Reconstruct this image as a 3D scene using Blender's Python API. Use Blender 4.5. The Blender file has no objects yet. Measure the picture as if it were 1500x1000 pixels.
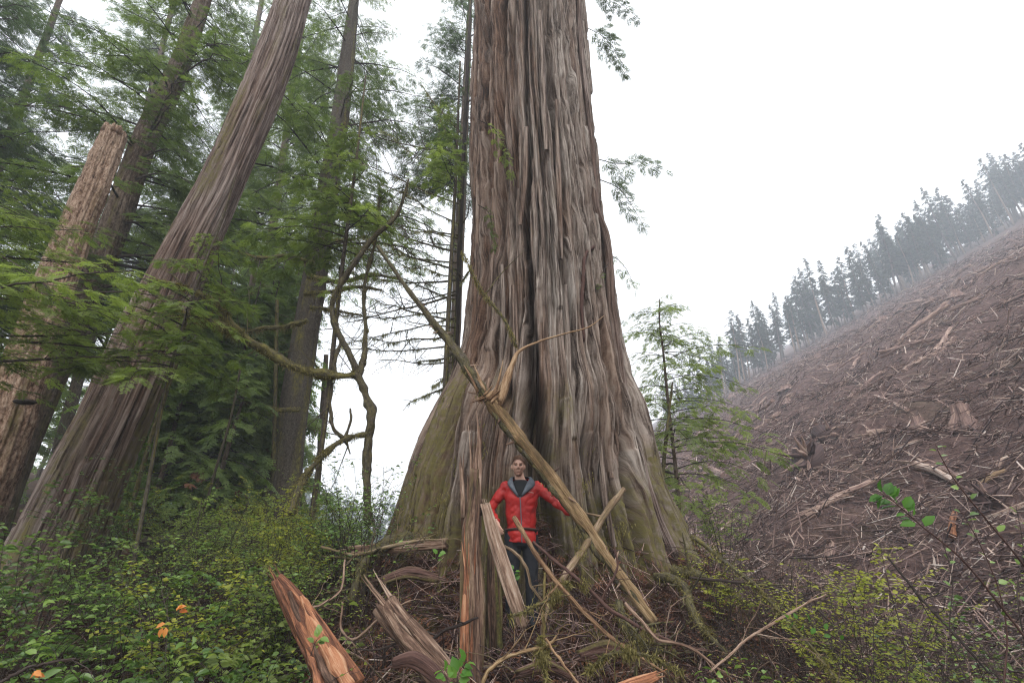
import bpy, math
import numpy as np
from mathutils import Vector, Matrix

# ------------------------------------------------------------------ camera, sky, sun, exposure
SC = bpy.context.scene
COL = SC.collection
F = 16.0 / 36.0 * 1500.0            # focal length in photograph pixels
PITCH = math.radians(22.0)
CZ = 1.6                            # eye height, world metres
cam_d = bpy.data.cameras.new('camera')
cam_d.lens = 16.0
cam_d.sensor_width = 36.0
cam_d.clip_start = 0.05
cam_d.clip_end = 3000.0
cam = bpy.data.objects.new('camera', cam_d)
COL.objects.link(cam)
cam.location = (0, 0, CZ)
cam.rotation_euler = (math.radians(90) + PITCH, 0, 0)
SC.camera = cam

SUN_EL, SUN_AZ = math.radians(50), math.radians(172)     # azimuth from +Y clockwise: right, slightly behind the camera
w = bpy.data.worlds.new('World')
SC.world = w
w.use_nodes = True
nt = w.node_tree
nt.nodes.clear()
sky = nt.nodes.new('ShaderNodeTexSky')
sky.sky_type = 'NISHITA'
sky.sun_disc = False
sky.sun_elevation = SUN_EL
sky.sun_rotation = SUN_AZ
sky.dust_density = 4.0
b1 = nt.nodes.new('ShaderNodeBackground')
nt.links.new(sky.outputs[0], b1.inputs[0])
b1.inputs[1].default_value = 0.06
tc = nt.nodes.new('ShaderNodeTexCoord')
cn = nt.nodes.new('ShaderNodeTexNoise')
cn.inputs['Scale'].default_value = 1.3
cn.inputs['Detail'].default_value = 4
nt.links.new(tc.outputs['Generated'], cn.inputs['Vector'])
cr = nt.nodes.new('ShaderNodeValToRGB')
cr.color_ramp.elements[0].position = 0.3
cr.color_ramp.elements[0].color = (0.90, 0.925, 0.96, 1)
cr.color_ramp.elements[1].position = 0.7
cr.color_ramp.elements[1].color = (1.0, 1.0, 1.0, 1)
nt.links.new(cn.outputs[0], cr.inputs[0])
b2 = nt.nodes.new('ShaderNodeBackground')            # the even overcast layer below the clear sky
nt.links.new(cr.outputs[0], b2.inputs[0])
b2.inputs[1].default_value = 1.20
mx = nt.nodes.new('ShaderNodeMixShader')
mx.inputs[0].default_value = 0.9
nt.links.new(b1.outputs[0], mx.inputs[1])
nt.links.new(b2.outputs[0], mx.inputs[2])
wo = nt.nodes.new('ShaderNodeOutputWorld')
nt.links.new(mx.outputs[0], wo.inputs[0])

sd = bpy.data.lights.new('sun', 'SUN')
sd.energy = 1.5
sd.angle = math.radians(45)
sd.color = (1.0, 0.97, 0.93)
sun = bpy.data.objects.new('sun', sd)
COL.objects.link(sun)
sdir = Vector((math.sin(SUN_AZ) * math.cos(SUN_EL), math.cos(SUN_AZ) * math.cos(SUN_EL), math.sin(SUN_EL)))
sun.rotation_euler = sdir.to_track_quat('Z', 'Y').to_euler()
sun.location = (20, -20, 40)

SC.view_settings.view_transform = 'Standard'
SC.view_settings.look = 'None'
SC.view_settings.exposure = 0.85
SC.view_settings.gamma = 1.0
SC.view_settings.use_curve_mapping = False
SC.render.engine = 'CYCLES'
SC.cycles.max_bounces = 10
SC.cycles.diffuse_bounces = 6
SC.cycles.glossy_bounces = 1
SC.cycles.transmission_bounces = 4
SC.cycles.volume_bounces = 10
SC.cycles.use_denoising = True
SC.cycles.denoiser = 'OPENIMAGEDENOISE'
SC.cycles.denoising_input_passes = 'RGB_ALBEDO_NORMAL'
SC.cycles.denoising_prefilter = 'NONE'
SC.cycles.filter_width = 1.2
SC.cycles.sample_clamp_indirect = 4.0

# ------------------------------------------------------------------ helpers
CP, SP = math.cos(PITCH), math.sin(PITCH)
UP = np.array([0, 0, 1.0])


def at(px, py, Y):
    """world point seen at photograph pixel (px, py), Y metres ahead"""
    v = (500.0 - py) / F
    k = CP - v * SP
    return np.array([(px - 750.0) / F / k * Y, Y, CZ + (SP + v * CP) / k * Y])


def rpx(d, py, Y):
    """radius in metres of something d photo pixels across"""
    v = (500.0 - py) / F
    return d * 0.5 * Y / (CP - v * SP) / F


def sstep(a, b, x):
    t = np.clip((x - a) / (b - a), 0, 1)
    return t * t * (3 - 2 * t)


def _hash(ix, iy, iz, seed):
    h = (ix.astype(np.int64) * 374761393 + iy.astype(np.int64) * 668265263 + iz.astype(np.int64) * 1274126177 + seed * 974634599) & 0xFFFFFFFF
    h = ((h ^ (h >> 13)) * 1274126177) & 0xFFFFFFFF
    h = ((h ^ (h >> 16)) * 2246822519) & 0xFFFFFFFF
    return ((h ^ (h >> 15)) & 0xFFFFFF) / float(0xFFFFFF)


def n2(x, y, seed=0):
    x, y = np.broadcast_arrays(np.asarray(x, float), np.asarray(y, float))
    ix, iy = np.floor(x), np.floor(y)
    fx, fy = x - ix, y - iy
    fx, fy = fx * fx * (3 - 2 * fx), fy * fy * (3 - 2 * fy)
    z = np.zeros_like(ix)
    a, b = _hash(ix, iy, z, seed), _hash(ix + 1, iy, z, seed)
    c, d = _hash(ix, iy + 1, z, seed), _hash(ix + 1, iy + 1, z, seed)
    return (a * (1 - fx) + b * fx) * (1 - fy) + (c * (1 - fx) + d * fx) * fy


def fbm2(x, y, o=4, seed=0):
    s, a, t = 0, 0.5, 0
    for k in range(o):
        s = s + a * n2(x * 2 ** k, y * 2 ** k, seed + k)
        t += a
        a *= 0.5
    return s / t


def n3(x, y, z, seed=0):
    x, y, z = np.broadcast_arrays(np.asarray(x, float), np.asarray(y, float), np.asarray(z, float))
    iz = np.floor(z)
    fz = z - iz
    fz = fz * fz * (3 - 2 * fz)
    ix, iy = np.floor(x), np.floor(y)
    fx, fy = x - ix, y - iy
    fx, fy = fx * fx * (3 - 2 * fx), fy * fy * (3 - 2 * fy)
    out = 0
    for dz, wz in ((0, 1 - fz), (1, fz)):
        a, b = _hash(ix, iy, iz + dz, seed), _hash(ix + 1, iy, iz + dz, seed)
        c, d = _hash(ix, iy + 1, iz + dz, seed), _hash(ix + 1, iy + 1, iz + dz, seed)
        out = out + wz * ((a * (1 - fx) + b * fx) * (1 - fy) + (c * (1 - fx) + d * fx) * fy)
    return out


def unit(v):
    v = np.asarray(v, float)
    return v / np.maximum(np.linalg.norm(v, axis=-1, keepdims=True), 1e-9)


def plates(A, Z, fa, fz, seed):
    """staggered long bark strips: (height 0..1 of each strip, closeness to its side gap, closeness to its lower end)"""
    a = A * fa + 0.5 * (n2(Z * fz * 0.6, A * fa * 0.2, seed) - 0.5)
    c = np.floor(a)
    f = a - c
    o = np.zeros_like(c)
    zz = Z * fz * (0.6 + 0.8 * _hash(c, o, o, seed + 1)) + 17.0 * _hash(c, o, o, seed + 2)
    r = np.floor(zz)
    fz_ = zz - r
    h = _hash(c, r, o, seed + 3)
    gap = np.exp(-(np.minimum(f, 1 - f) / 0.13) ** 2)
    end = np.exp(-(fz_ / 0.05) ** 2)
    return h, gap, end, fz_


class MB:
    """collects vertices, quads and triangles for one mesh"""

    def __init__(self):
        self.V, self.Q, self.T, self.co, self.tint, self.moss, self.n = [], [], [], [], [], [], 0

    def add(self, V, Q=None, T=None, co=None, tint=0.5, moss=0.0):
        V = np.asarray(V, float).reshape(-1, 3)
        m = len(V)
        self.V.append(V)
        if Q is not None and len(Q):
            self.Q.append(np.asarray(Q, np.int64).reshape(-1, 4) + self.n)
        if T is not None and len(T):
            self.T.append(np.asarray(T, np.int64).reshape(-1, 3) + self.n)
        self.co.append(V if co is None else np.asarray(co, float))
        self.tint.append(np.broadcast_to(np.asarray(tint, float), (m,)))
        self.moss.append(np.broadcast_to(np.asarray(moss, float), (m,)))
        self.n += m
        return self

    def mesh(self, name, mat, origin=(0, 0, 0), smooth=True):
        V = np.concatenate(self.V) - np.asarray(origin, float)
        Q = np.concatenate(self.Q) if self.Q else np.zeros((0, 4), np.int64)
        T = np.concatenate(self.T) if self.T else np.zeros((0, 3), np.int64)
        me = bpy.data.meshes.new(name)
        me.vertices.add(len(V))
        me.vertices.foreach_set('co', V.astype(np.float32).ravel())
        nl = Q.size + T.size
        me.loops.add(nl)
        me.loops.foreach_set('vertex_index', np.concatenate([Q.ravel(), T.ravel()]).astype(np.int32))
        me.polygons.add(len(Q) + len(T))
        st = np.concatenate([np.arange(len(Q)) * 4, Q.size + np.arange(len(T)) * 3]).astype(np.int32)
        me.polygons.foreach_set('loop_start', st)
        me.polygons.foreach_set('use_smooth', np.full(len(st), smooth, dtype=bool))
        me.update(calc_edges=True)
        for nm, data, ty in (('co', self.co, 'FLOAT_VECTOR'), ('tint', self.tint, 'FLOAT'), ('moss', self.moss, 'FLOAT')):
            a = me.attributes.new(nm, ty, 'POINT')
            d = np.concatenate(data).astype(np.float32).ravel()
            a.data.foreach_set('vector' if ty == 'FLOAT_VECTOR' else 'value', d)
        if mat is not None:
            me.materials.append(mat)
        return me


def tag(o, label=None, cat=None, group=None, kind=None):
    if label:
        o['label'] = label
    if cat:
        o['category'] = cat
    if group:
        o['group'] = group
    if kind:
        o['kind'] = kind
    return o


def thing(name, loc, label, cat, group=None):
    o = bpy.data.objects.new(name, None)
    COL.objects.link(o)
    o.empty_display_size = 0.2
    o.location = [float(c) for c in loc]
    return tag(o, label, cat, group)


def root_loc(o):
    while o.parent:
        o = o.parent
    return np.array(o.location)


def build(name, mb, mat, parent=None, origin=None, smooth=True):
    if parent is not None:
        org = root_loc(parent)
        kind_ = 'stuff' if name in ('moss', 'branches') else None
        me = mb.mesh(name, mat, org, smooth)
        o = bpy.data.objects.new(name, me)
        COL.objects.link(o)
        o.parent = parent
        if kind_:
            o['kind'] = kind_
    else:
        org = np.zeros(3) if origin is None else np.asarray(origin, float)
        me = mb.mesh(name, mat, org, smooth)
        o = bpy.data.objects.new(name, me)
        COL.objects.link(o)
        o.location = [float(c) for c in org]
    return o


def copy_tree(o, parent=None):
    c = o.copy()
    COL.objects.link(c)
    if parent is not None:
        c.parent = parent
    for ch in list(o.children):
        copy_tree(ch, c)
    return c


def frames(P):
    T = np.gradient(P, axis=0)
    T = unit(T)
    ref = np.array([0, 0, 1.0]) if abs(T[0, 2]) < 0.9 else np.array([1.0, 0, 0])
    N = np.zeros_like(P)
    N[0] = unit(np.cross(np.cross(T[0], ref), T[0]))
    for i in range(1, len(P)):
        n = N[i - 1] - T[i] * np.dot(N[i - 1], T[i])
        N[i] = unit(n)
    return T, N, np.cross(T, N)


def resample(P, n, R=None):
    """smooth Catmull-Rom resample of a polyline"""
    P = np.asarray(P, float)
    m = len(P)
    if m == 2:
        t = np.linspace(0, 1, n)[:, None]
        out = P[0] * (1 - t) + P[1] * t
    else:
        E = np.vstack([2 * P[0] - P[1], P, 2 * P[-1] - P[-2]])
        u = np.linspace(0, m - 1 - 1e-6, n)
        i = u.astype(int)
        f = (u - i)[:, None]
        a, b, c, d = E[i], E[i + 1], E[i + 2], E[i + 3]
        out = 0.5 * (2 * b + (c - a) * f + (2 * a - 5 * b + 4 * c - d) * f ** 2 + (3 * b - a - 3 * c + d) * f ** 3)
    if R is None:
        return out
    return out, np.interp(np.linspace(0, m - 1, n), np.arange(m), R)


def tube(mb, P, R, n=8, rough=0.0, seed=0, tint=0.5, moss=0.0, cap=True, bark=None):
    """tapered tube along polyline P; bark=(amp, arc frequency, length frequency) ridges it"""
    P = np.asarray(P, float)
    R = np.broadcast_to(np.asarray(R, float), (len(P),))
    T, N, B = frames(P)
    a = np.linspace(0, 2 * math.pi, n, endpoint=False)
    L = np.concatenate([[0], np.cumsum(np.linalg.norm(np.diff(P, axis=0), axis=1))])
    rr = R[:, None] * np.ones(n)
    if rough:
        rr = rr * (1 + rough * (2 * n3(np.cos(a)[None, :] * 1.5, np.sin(a)[None, :] * 1.5, (L / np.maximum(R.max(), 1e-4) * 0.6)[:, None], seed) - 1))
    if bark:
        amp, fa, fl = bark
        h = n3(np.cos(a)[None, :] * fa, np.sin(a)[None, :] * fa, L[:, None] * fl, seed + 5)
        h2 = n3(np.cos(a)[None, :] * fa * 2.7, np.sin(a)[None, :] * fa * 2.7, L[:, None] * fl * 2.2, seed + 6)
        rr = rr + amp * (np.abs(2 * h - 1) ** 0.7 * 1.3 - 0.6 + 0.5 * (h2 - 0.5))
    V = P[:, None, :] + rr[:, :, None] * (np.cos(a)[None, :, None] * N[:, None, :] + np.sin(a)[None, :, None] * B[:, None, :])
    m = len(P)
    i, j = np.meshgrid(np.arange(m - 1), np.arange(n), indexing='ij')
    j2 = (j + 1) % n
    Q = np.stack([i * n + j, i * n + j2, (i + 1) * n + j2, (i + 1) * n + j], -1).reshape(-1, 4)
    co = np.stack([np.broadcast_to(np.abs(a - math.pi)[None, :] * R.mean(), (m, n)), np.broadcast_to(L[:, None], (m, n)), np.full((m, n), seed * 1.37)], -1).reshape(-1, 3)
    if not np.isscalar(tint) and np.ndim(tint) == 1 and len(tint) == m:
        tint = np.repeat(tint, n)
    if not np.isscalar(moss) and np.ndim(moss) == 1 and len(moss) == m:
        moss = np.repeat(moss, n)
    V = V.reshape(-1, 3)
    Tt = None
    if cap:
        V = np.vstack([V, P[0], P[-1]])
        co = np.vstack([co, co[0], co[-1]])
        j = np.arange(n)
        jn = (j + 1) % n
        Tt = np.vstack([np.stack([np.full(n, m * n), jn, j], -1), np.stack([np.full(n, m * n + 1), (m - 1) * n + j, (m - 1) * n + jn], -1)])
        if not np.isscalar(tint):
            tint = np.concatenate([tint, [tint[0], tint[-1]]])
        if not np.isscalar(moss):
            moss = np.concatenate([moss, [moss[0], moss[-1]]])
    mb.add(V, Q, Tt, co, tint, moss)
    return mb


# ------------------------------------------------------------------ materials
def _new(name):
    m = bpy.data.materials.new(name)
    m.use_nodes = True
    t = m.node_tree
    t.nodes.clear()
    return m, t, t.nodes, t.links


def _attr(t, name):
    n = t.nodes.new('ShaderNodeAttribute')
    n.attribute_name = name
    return n


def _noise(t, vec, scale, sx=1, sy=1, sz=1, detail=5, rough=0.6):
    mp = t.nodes.new('ShaderNodeMapping')
    mp.inputs['Scale'].default_value = (sx, sy, sz)
    t.links.new(vec, mp.inputs[0])
    n = t.nodes.new('ShaderNodeTexNoise')
    n.inputs['Scale'].default_value = scale
    n.inputs['Detail'].default_value = detail
    n.inputs['Roughness'].default_value = rough
    t.links.new(mp.outputs[0], n.inputs['Vector'])
    return n.outputs[0]


def _ramp(t, fac, stops):
    r = t.nodes.new('ShaderNodeValToRGB')
    e = r.color_ramp.elements
    while len(e) < len(stops):
        e.new(0.5)
    for k, (p, c) in enumerate(stops):
        e[k].position = p
        e[k].color = (c[0], c[1], c[2], 1)
    t.links.new(fac, r.inputs[0])
    return r.outputs[0]


def _mixc(t, fac, a, b, mode='MIX'):
    m = t.nodes.new('ShaderNodeMix')
    m.data_type = 'RGBA'
    m.blend_type = mode
    for s, v in ((0, fac), (6, a), (7, b)):
        if hasattr(v, 'is_linked'):
            t.links.new(v, m.inputs[s])
        else:
            m.inputs[s].default_value = v if s == 0 else (v[0], v[1], v[2], 1)
    return m.outputs[2]


def _math(t, op, a, b=0.5, clamp=False):
    m = t.nodes.new('ShaderNodeMath')
    m.operation = op
    m.use_clamp = clamp
    for k, v in enumerate((a, b)):
        if hasattr(v, 'is_linked'):
            t.links.new(v, m.inputs[k])
        else:
            m.inputs[k].default_value = v
    return m.outputs[0]


def _out(t, col, rough=0.85, bump=None, bstr=0.5, bdist=0.02, spec=0.25, trans=0.0, tcol=None):
    p = t.nodes.new('ShaderNodeBsdfPrincipled')
    if hasattr(col, 'is_linked'):
        t.links.new(col, p.inputs['Base Color'])
    else:
        p.inputs['Base Color'].default_value = (*col, 1)
    p.inputs['Roughness'].default_value = rough
    p.inputs['Specular IOR Level'].default_value = spec
    if bump is not None:
        b = t.nodes.new('ShaderNodeBump')
        b.inputs['Strength'].default_value = bstr
        b.inputs['Distance'].default_value = bdist
        t.links.new(bump, b.inputs['Height'])
        t.links.new(b.outputs[0], p.inputs['Normal'])
    sh = p.outputs[0]
    if trans:
        tr = t.nodes.new('ShaderNodeBsdfTranslucent')
        tcol = col if tcol is None else tcol
        if hasattr(tcol, 'is_linked'):
            t.links.new(tcol, tr.inputs[0])
        else:
            tr.inputs[0].default_value = (*tcol, 1)
        ms = t.nodes.new('ShaderNodeMixShader')
        ms.inputs[0].default_value = trans
        t.links.new(sh, ms.inputs[1])
        t.links.new(tr.outputs[0], ms.inputs[2])
        sh = ms.outputs[0]
    o = t.nodes.new('ShaderNodeOutputMaterial')
    t.links.new(sh, o.inputs[0])


def bark_mat(name, stops, patch, moss=((0.05, 0.048, 0.018), (0.15, 0.125, 0.045)), fs=13.0, stretch=0.034, bstr=0.9, bdist=0.03, mk_=1.3):
    m, t, N, L = _new(name)
    co0 = _attr(t, 'co').outputs['Vector']
    wn = N.new('ShaderNodeTexNoise')
    wn.inputs['Scale'].default_value = 2.5
    wn.inputs['Detail'].default_value = 3
    L.new(co0, wn.inputs['Vector'])
    wv = N.new('ShaderNodeVectorMath')
    wv.operation = 'MULTIPLY_ADD'
    L.new(wn.outputs['Color'], wv.inputs[0])
    wv.inputs[1].default_value = (0.03, 0.0, 0.0)
    L.new(co0, wv.inputs[2])
    co = wv.outputs[0]
    tint = _attr(t, 'tint').outputs['Fac']
    ms = _attr(t, 'moss').outputs['Fac']
    fib = _noise(t, co, fs, 1, stretch, 1, 6, 0.7)
    fine = _noise(t, co, fs * 3.6, 1, stretch * 0.8, 1, 5, 0.7)
    speck = _noise(t, co, fs * 5, 1, 0.5, 1, 3, 0.7)
    both = _math(t, 'ADD', _math(t, 'MULTIPLY', fib, 0.5), _math(t, 'ADD', _math(t, 'MULTIPLY', fine, 0.38), _math(t, 'MULTIPLY', speck, 0.12)))
    big = _noise(t, co, 1.1, 1, 0.3, 1, 4)
    c1 = _ramp(t, both, [(0.41, stops[0]), (0.475, stops[1]), (0.53, stops[2]), (0.60, stops[3])])
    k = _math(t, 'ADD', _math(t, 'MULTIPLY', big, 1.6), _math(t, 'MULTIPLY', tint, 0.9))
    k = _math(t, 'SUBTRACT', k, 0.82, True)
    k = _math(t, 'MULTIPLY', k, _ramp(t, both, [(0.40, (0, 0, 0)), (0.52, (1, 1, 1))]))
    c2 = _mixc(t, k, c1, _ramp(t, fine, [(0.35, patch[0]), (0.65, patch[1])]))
    mn = _noise(t, co, 22, 1, 0.4, 1, 6, 0.7)
    mc = _ramp(t, mn, [(0.3, moss[0]), (0.7, moss[1])])
    mk = _math(t, 'MULTIPLY', _ramp(t, _math(t, 'ADD', _math(t, 'MULTIPLY', mn, 0.6), _math(t, 'MULTIPLY', fine, 0.4)), [(0.40, (0, 0, 0)), (0.58, (1, 1, 1))]), _math(t, 'MULTIPLY', ms, mk_ * 0.75), True)
    c3 = _mixc(t, mk, c2, mc)
    _out(t, c3, 0.88, both, bstr, bdist, 0.2)
    return m


def leaf_mat(name, stops, rough=0.5, trans=0.35, tmul=2.1, spec=0.3):
    m, t, N, L = _new(name)
    tint = _attr(t, 'tint').outputs['Fac']
    g = N.new('ShaderNodeNewGeometry')
    n = _noise(t, g.outputs['Position'], 3.0, detail=2)
    k = _math(t, 'ADD', tint, _math(t, 'MULTIPLY', _math(t, 'SUBTRACT', n, 0.5), 0.5))
    c = _ramp(t, k, stops)
    tc_ = _mixc(t, 1.0, c, (tmul, tmul * 1.05, tmul * 0.6), 'MULTIPLY')
    _out(t, c, rough, spec=spec, trans=trans, tcol=tc_)
    return m


def wood_mat(name, stops, fs=18.0, stretch=0.06, bstr=0.6, bdist=0.01, rough=0.8):
    m, t, N, L = _new(name)
    co = _attr(t, 'co').outputs['Vector']
    tint = _attr(t, 'tint').outputs['Fac']
    ms = _attr(t, 'moss').outputs['Fac']
    f1 = _noise(t, co, fs, 1, stretch * 2, 1, 5, 0.7)
    f2 = _noise(t, co, fs * 4.5, 1, stretch, 1, 5, 0.7)
    fib = _math(t, 'ADD', _math(t, 'MULTIPLY', f1, 0.45), _math(t, 'MULTIPLY', f2, 0.55))
    fib = _math(t, 'ADD', _math(t, 'MULTIPLY', _math(t, 'SUBTRACT', fib, 0.5), 1.9), 0.5)
    k = _math(t, 'ADD', fib, _math(t, 'MULTIPLY', _math(t, 'SUBTRACT', tint, 0.5), 0.8))
    c = _ramp(t, k, stops)
    mn = _noise(t, co, 25, 1, 1, 1, 5, 0.7)
    mk = _math(t, 'MULTIPLY', ms, _math(t, 'MULTIPLY', mn, 2.0), True)
    c = _mixc(t, mk, c, _ramp(t, mn, [(0.35, (0.05, 0.055, 0.012)), (0.7, (0.17, 0.16, 0.04))]))
    _out(t, c, rough, fib, bstr, bdist, 0.25)
    return m


M = {}
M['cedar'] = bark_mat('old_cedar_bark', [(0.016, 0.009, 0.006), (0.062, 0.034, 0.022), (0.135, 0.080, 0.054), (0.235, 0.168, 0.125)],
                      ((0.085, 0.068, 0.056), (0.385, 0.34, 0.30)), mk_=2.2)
M['cedar2'] = bark_mat('cedar_bark', [(0.02, 0.011, 0.008), (0.065, 0.037, 0.026), (0.125, 0.08, 0.06), (0.23, 0.175, 0.145)],
                       ((0.12, 0.09, 0.078), (0.35, 0.305, 0.28)))
M['hemlock'] = bark_mat('hemlock_bark', [(0.03, 0.02, 0.014), (0.075, 0.05, 0.036), (0.12, 0.085, 0.062), (0.20, 0.16, 0.13)],
                        ((0.08, 0.06, 0.05), (0.19, 0.16, 0.14)), fs=18, stretch=0.3)
M['snag'] = bark_mat('snag_wood', [(0.03, 0.015, 0.009), (0.12, 0.065, 0.04), (0.25, 0.165, 0.115), (0.38, 0.29, 0.22)],
                     ((0.20, 0.13, 0.085), (0.40, 0.32, 0.25)), fs=16, stretch=0.35)
M['mossy'] = bark_mat('mossy_limb_bark', [(0.012, 0.009, 0.007), (0.035, 0.026, 0.02), (0.065, 0.05, 0.04), (0.12, 0.10, 0.08)],
                      ((0.06, 0.052, 0.04), (0.15, 0.135, 0.11)), moss=((0.04, 0.04, 0.012), (0.19, 0.165, 0.05)), fs=30, stretch=0.35, mk_=1.7)
M['twig'] = wood_mat('dark_twig', [(0.25, (0.018, 0.012, 0.010)), (0.6, (0.055, 0.04, 0.034)), (0.95, (0.16, 0.13, 0.11))], fs=40)
M['orange'] = wood_mat('fresh_split_cedar', [(0.2, (0.035, 0.015, 0.010)), (0.42, (0.145, 0.06, 0.034)), (0.6, (0.33, 0.14, 0.07)), (0.85, (0.46, 0.28, 0.17))], fs=22)
M['grey'] = wood_mat('weathered_wood', [(0.2, (0.03, 0.016, 0.011)), (0.42, (0.12, 0.07, 0.048)), (0.6, (0.26, 0.175, 0.125)), (0.85, (0.42, 0.335, 0.27))], fs=22)
M['peeled'] = wood_mat('peeled_pole', [(0.2, (0.03, 0.016, 0.010)), (0.42, (0.115, 0.062, 0.034)), (0.6, (0.27, 0.168, 0.092)), (0.85, (0.46, 0.345, 0.225))], fs=30)
M['redtwig'] = wood_mat('reddish_branch', [(0.25, (0.03, 0.014, 0.011)), (0.6, (0.095, 0.05, 0.04)), (0.95, (0.22, 0.15, 0.12))], fs=30)
M['slash'] = wood_mat('slash_wood', [(0.08, (0.026, 0.016, 0.016)), (0.4, (0.095, 0.060, 0.057)), (0.62, (0.21, 0.135, 0.115)), (0.82, (0.42, 0.30, 0.235)), (0.98, (0.54, 0.49, 0.45))], fs=8, bstr=0.3)
M['hemleaf'] = leaf_mat('hemlock_needles', [(0.1, (0.038, 0.06, 0.015)), (0.5, (0.085, 0.125, 0.030)), (0.95, (0.15, 0.20, 0.045))], trans=0.4)
M['brightleaf'] = leaf_mat('bright_hemlock_needles', [(0.1, (0.058, 0.085, 0.024)), (0.5, (0.125, 0.165, 0.048)), (0.95, (0.20, 0.25, 0.075))], trans=0.48)
M['darkleaf'] = leaf_mat('dark_hemlock_needles', [(0.1, (0.022, 0.042, 0.018)), (0.5, (0.044, 0.075, 0.028)), (0.95, (0.08, 0.12, 0.04))], trans=0.4)
M['farleaf'] = leaf_mat('conifer_needles', [(0.1, (0.012, 0.026, 0.016)), (0.5, (0.024, 0.046, 0.024)), (0.95, (0.05, 0.075, 0.03))], trans=0.2)
M['midleaf'] = leaf_mat('young_conifer_needles', [(0.1, (0.075, 0.115, 0.04)), (0.5, (0.135, 0.19, 0.062)), (0.95, (0.20, 0.26, 0.09))], trans=0.5)
M['salal'] = leaf_mat('salal_leaf', [(0.1, (0.035, 0.07, 0.018)), (0.5, (0.085, 0.15, 0.034)), (0.95, (0.18, 0.27, 0.06))], rough=0.33, trans=0.25, spec=0.45)
M['huck'] = leaf_mat('huckleberry_leaf', [(0.1, (0.07, 0.10, 0.02)), (0.5, (0.17, 0.20, 0.03)), (0.95, (0.30, 0.30, 0.05))], trans=0.4)
M['shoot'] = leaf_mat('bright_shoot_leaf', [(0.1, (0.04, 0.11, 0.018)), (0.6, (0.08, 0.19, 0.03)), (0.95, (0.14, 0.27, 0.05))], rough=0.4, trans=0.4)
M['deadleaf'] = leaf_mat('dead_frond', [(0.1, (0.02, 0.009, 0.007)), (0.5, (0.062, 0.025, 0.017)), (0.95, (0.16, 0.07, 0.038))], trans=0.1, rough=0.8)
M['autumn'] = leaf_mat('orange_dead_leaf', [(0.1, (0.35, 0.10, 0.02)), (0.95, (0.6, 0.25, 0.07))], trans=0.3)
M['mossm'] = leaf_mat('moss_strands', [(0.1, (0.04, 0.036, 0.012)), (0.5, (0.125, 0.105, 0.034)), (0.95, (0.25, 0.215, 0.085))], trans=0.25, rough=0.9)
M['lichen'] = leaf_mat('pale_lichen', [(0.1, (0.13, 0.13, 0.06)), (0.5, (0.25, 0.25, 0.13)), (0.95, (0.36, 0.36, 0.22))], trans=0.3, rough=0.9)


def ground_mat():
    m, t, N, L = _new('forest_soil')
    g = N.new('ShaderNodeNewGeometry')
    p = g.outputs['Position']
    n1 = _noise(t, p, 2.5, detail=8, rough=0.7)
    n2_ = _noise(t, p, 14, detail=6, rough=0.7)
    c = _ramp(t, n2_, [(0.3, (0.014, 0.008, 0.006)), (0.5, (0.042, 0.021, 0.015)), (0.7, (0.095, 0.052, 0.036))])
    mc = _ramp(t, n2_, [(0.3, (0.03, 0.032, 0.010)), (0.7, (0.14, 0.125, 0.04))])
    k = _math(t, 'MULTIPLY', _math(t, 'SUBTRACT', n1, 0.52, True), 6.0, True)
    _out(t, _mixc(t, k, c, mc), 0.95, n2_, 0.9, 0.05, 0.1)
    return m


def slope_mat():
    m, t, N, L = _new('slash_soil')
    g = N.new('ShaderNodeNewGeometry')
    p = g.outputs['Position']
    n1 = _noise(t, p, 0.25, detail=8, rough=0.7)
    n2_ = _noise(t, p, 3.0, detail=8, rough=0.75)
    n3_ = _noise(t, p, 9.0, 1, 1, 1, detail=6, rough=0.75)
    c = _ramp(t, n2_, [(0.3, (0.036, 0.021, 0.019)), (0.48, (0.098, 0.060, 0.055)), (0.6, (0.175, 0.112, 0.10)), (0.78, (0.30, 0.215, 0.185))])
    c = _mixc(t, _math(t, 'MULTIPLY', _math(t, 'SUBTRACT', n3_, 0.45, True), 1.6, True), c, (0.20, 0.14, 0.12))
    k = _math(t, 'MULTIPLY', _math(t, 'SUBTRACT', n1, 0.56, True), 3.0, True)
    c = _mixc(t, k, c, (0.085, 0.075, 0.035))
    _out(t, c, 0.95, n2_, 1.0, 0.15, 0.1)
    return m


M['ground'] = ground_mat()
M['slope'] = slope_mat()

# ------------------------------------------------------------------ terrain
TX, TY = 0.40, 7.8                     # axis of the giant cedar


def g(x, y):
    """ground height (world z)"""
    x, y = np.broadcast_arrays(np.asarray(x, float), np.asarray(y, float))
    left = -1.75 + 0.115 * np.clip(y - 3, 0, 40) + 0.05 * np.clip(-x - 3, 0, 40)
    ang = x / np.maximum(y, 1.0)
    fall = 0.42 * np.clip(y - 10.0, 0, 45) * sstep(-0.46, -0.30, ang)
    near = left - fall
    near = near + 1.62 * np.exp(-(((x - TX) / 2.9) ** 2 + ((y - TY) / np.where(y < TY, 1.78, 2.6)) ** 2))
    near = near + 0.22 * (fbm2(x * 0.9, y * 0.9, 4, 3) - 0.5) + 0.10 * (n2(x * 4.1, y * 4.1, 9) - 0.5)
    hill = -5.0 + 0.553 * x + 0.05 * y
    hill = hill + 2.2 * (fbm2(x * 0.05, y * 0.05, 3, 21) - 0.5) * sstep(5, 30, x) + 1.7 * (fbm2(x * 0.22, y * 0.22, 4, 22) - 0.5) + 0.6 * (n2(x * 1.1, y * 1.1, 23) - 0.5)
    wgt = sstep(2.3, 4.9, x - 0.045 * y)
    return CZ + near * (1 - wgt) + hill * wgt


def gz(x, y):
    return float(g(x, y))


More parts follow.
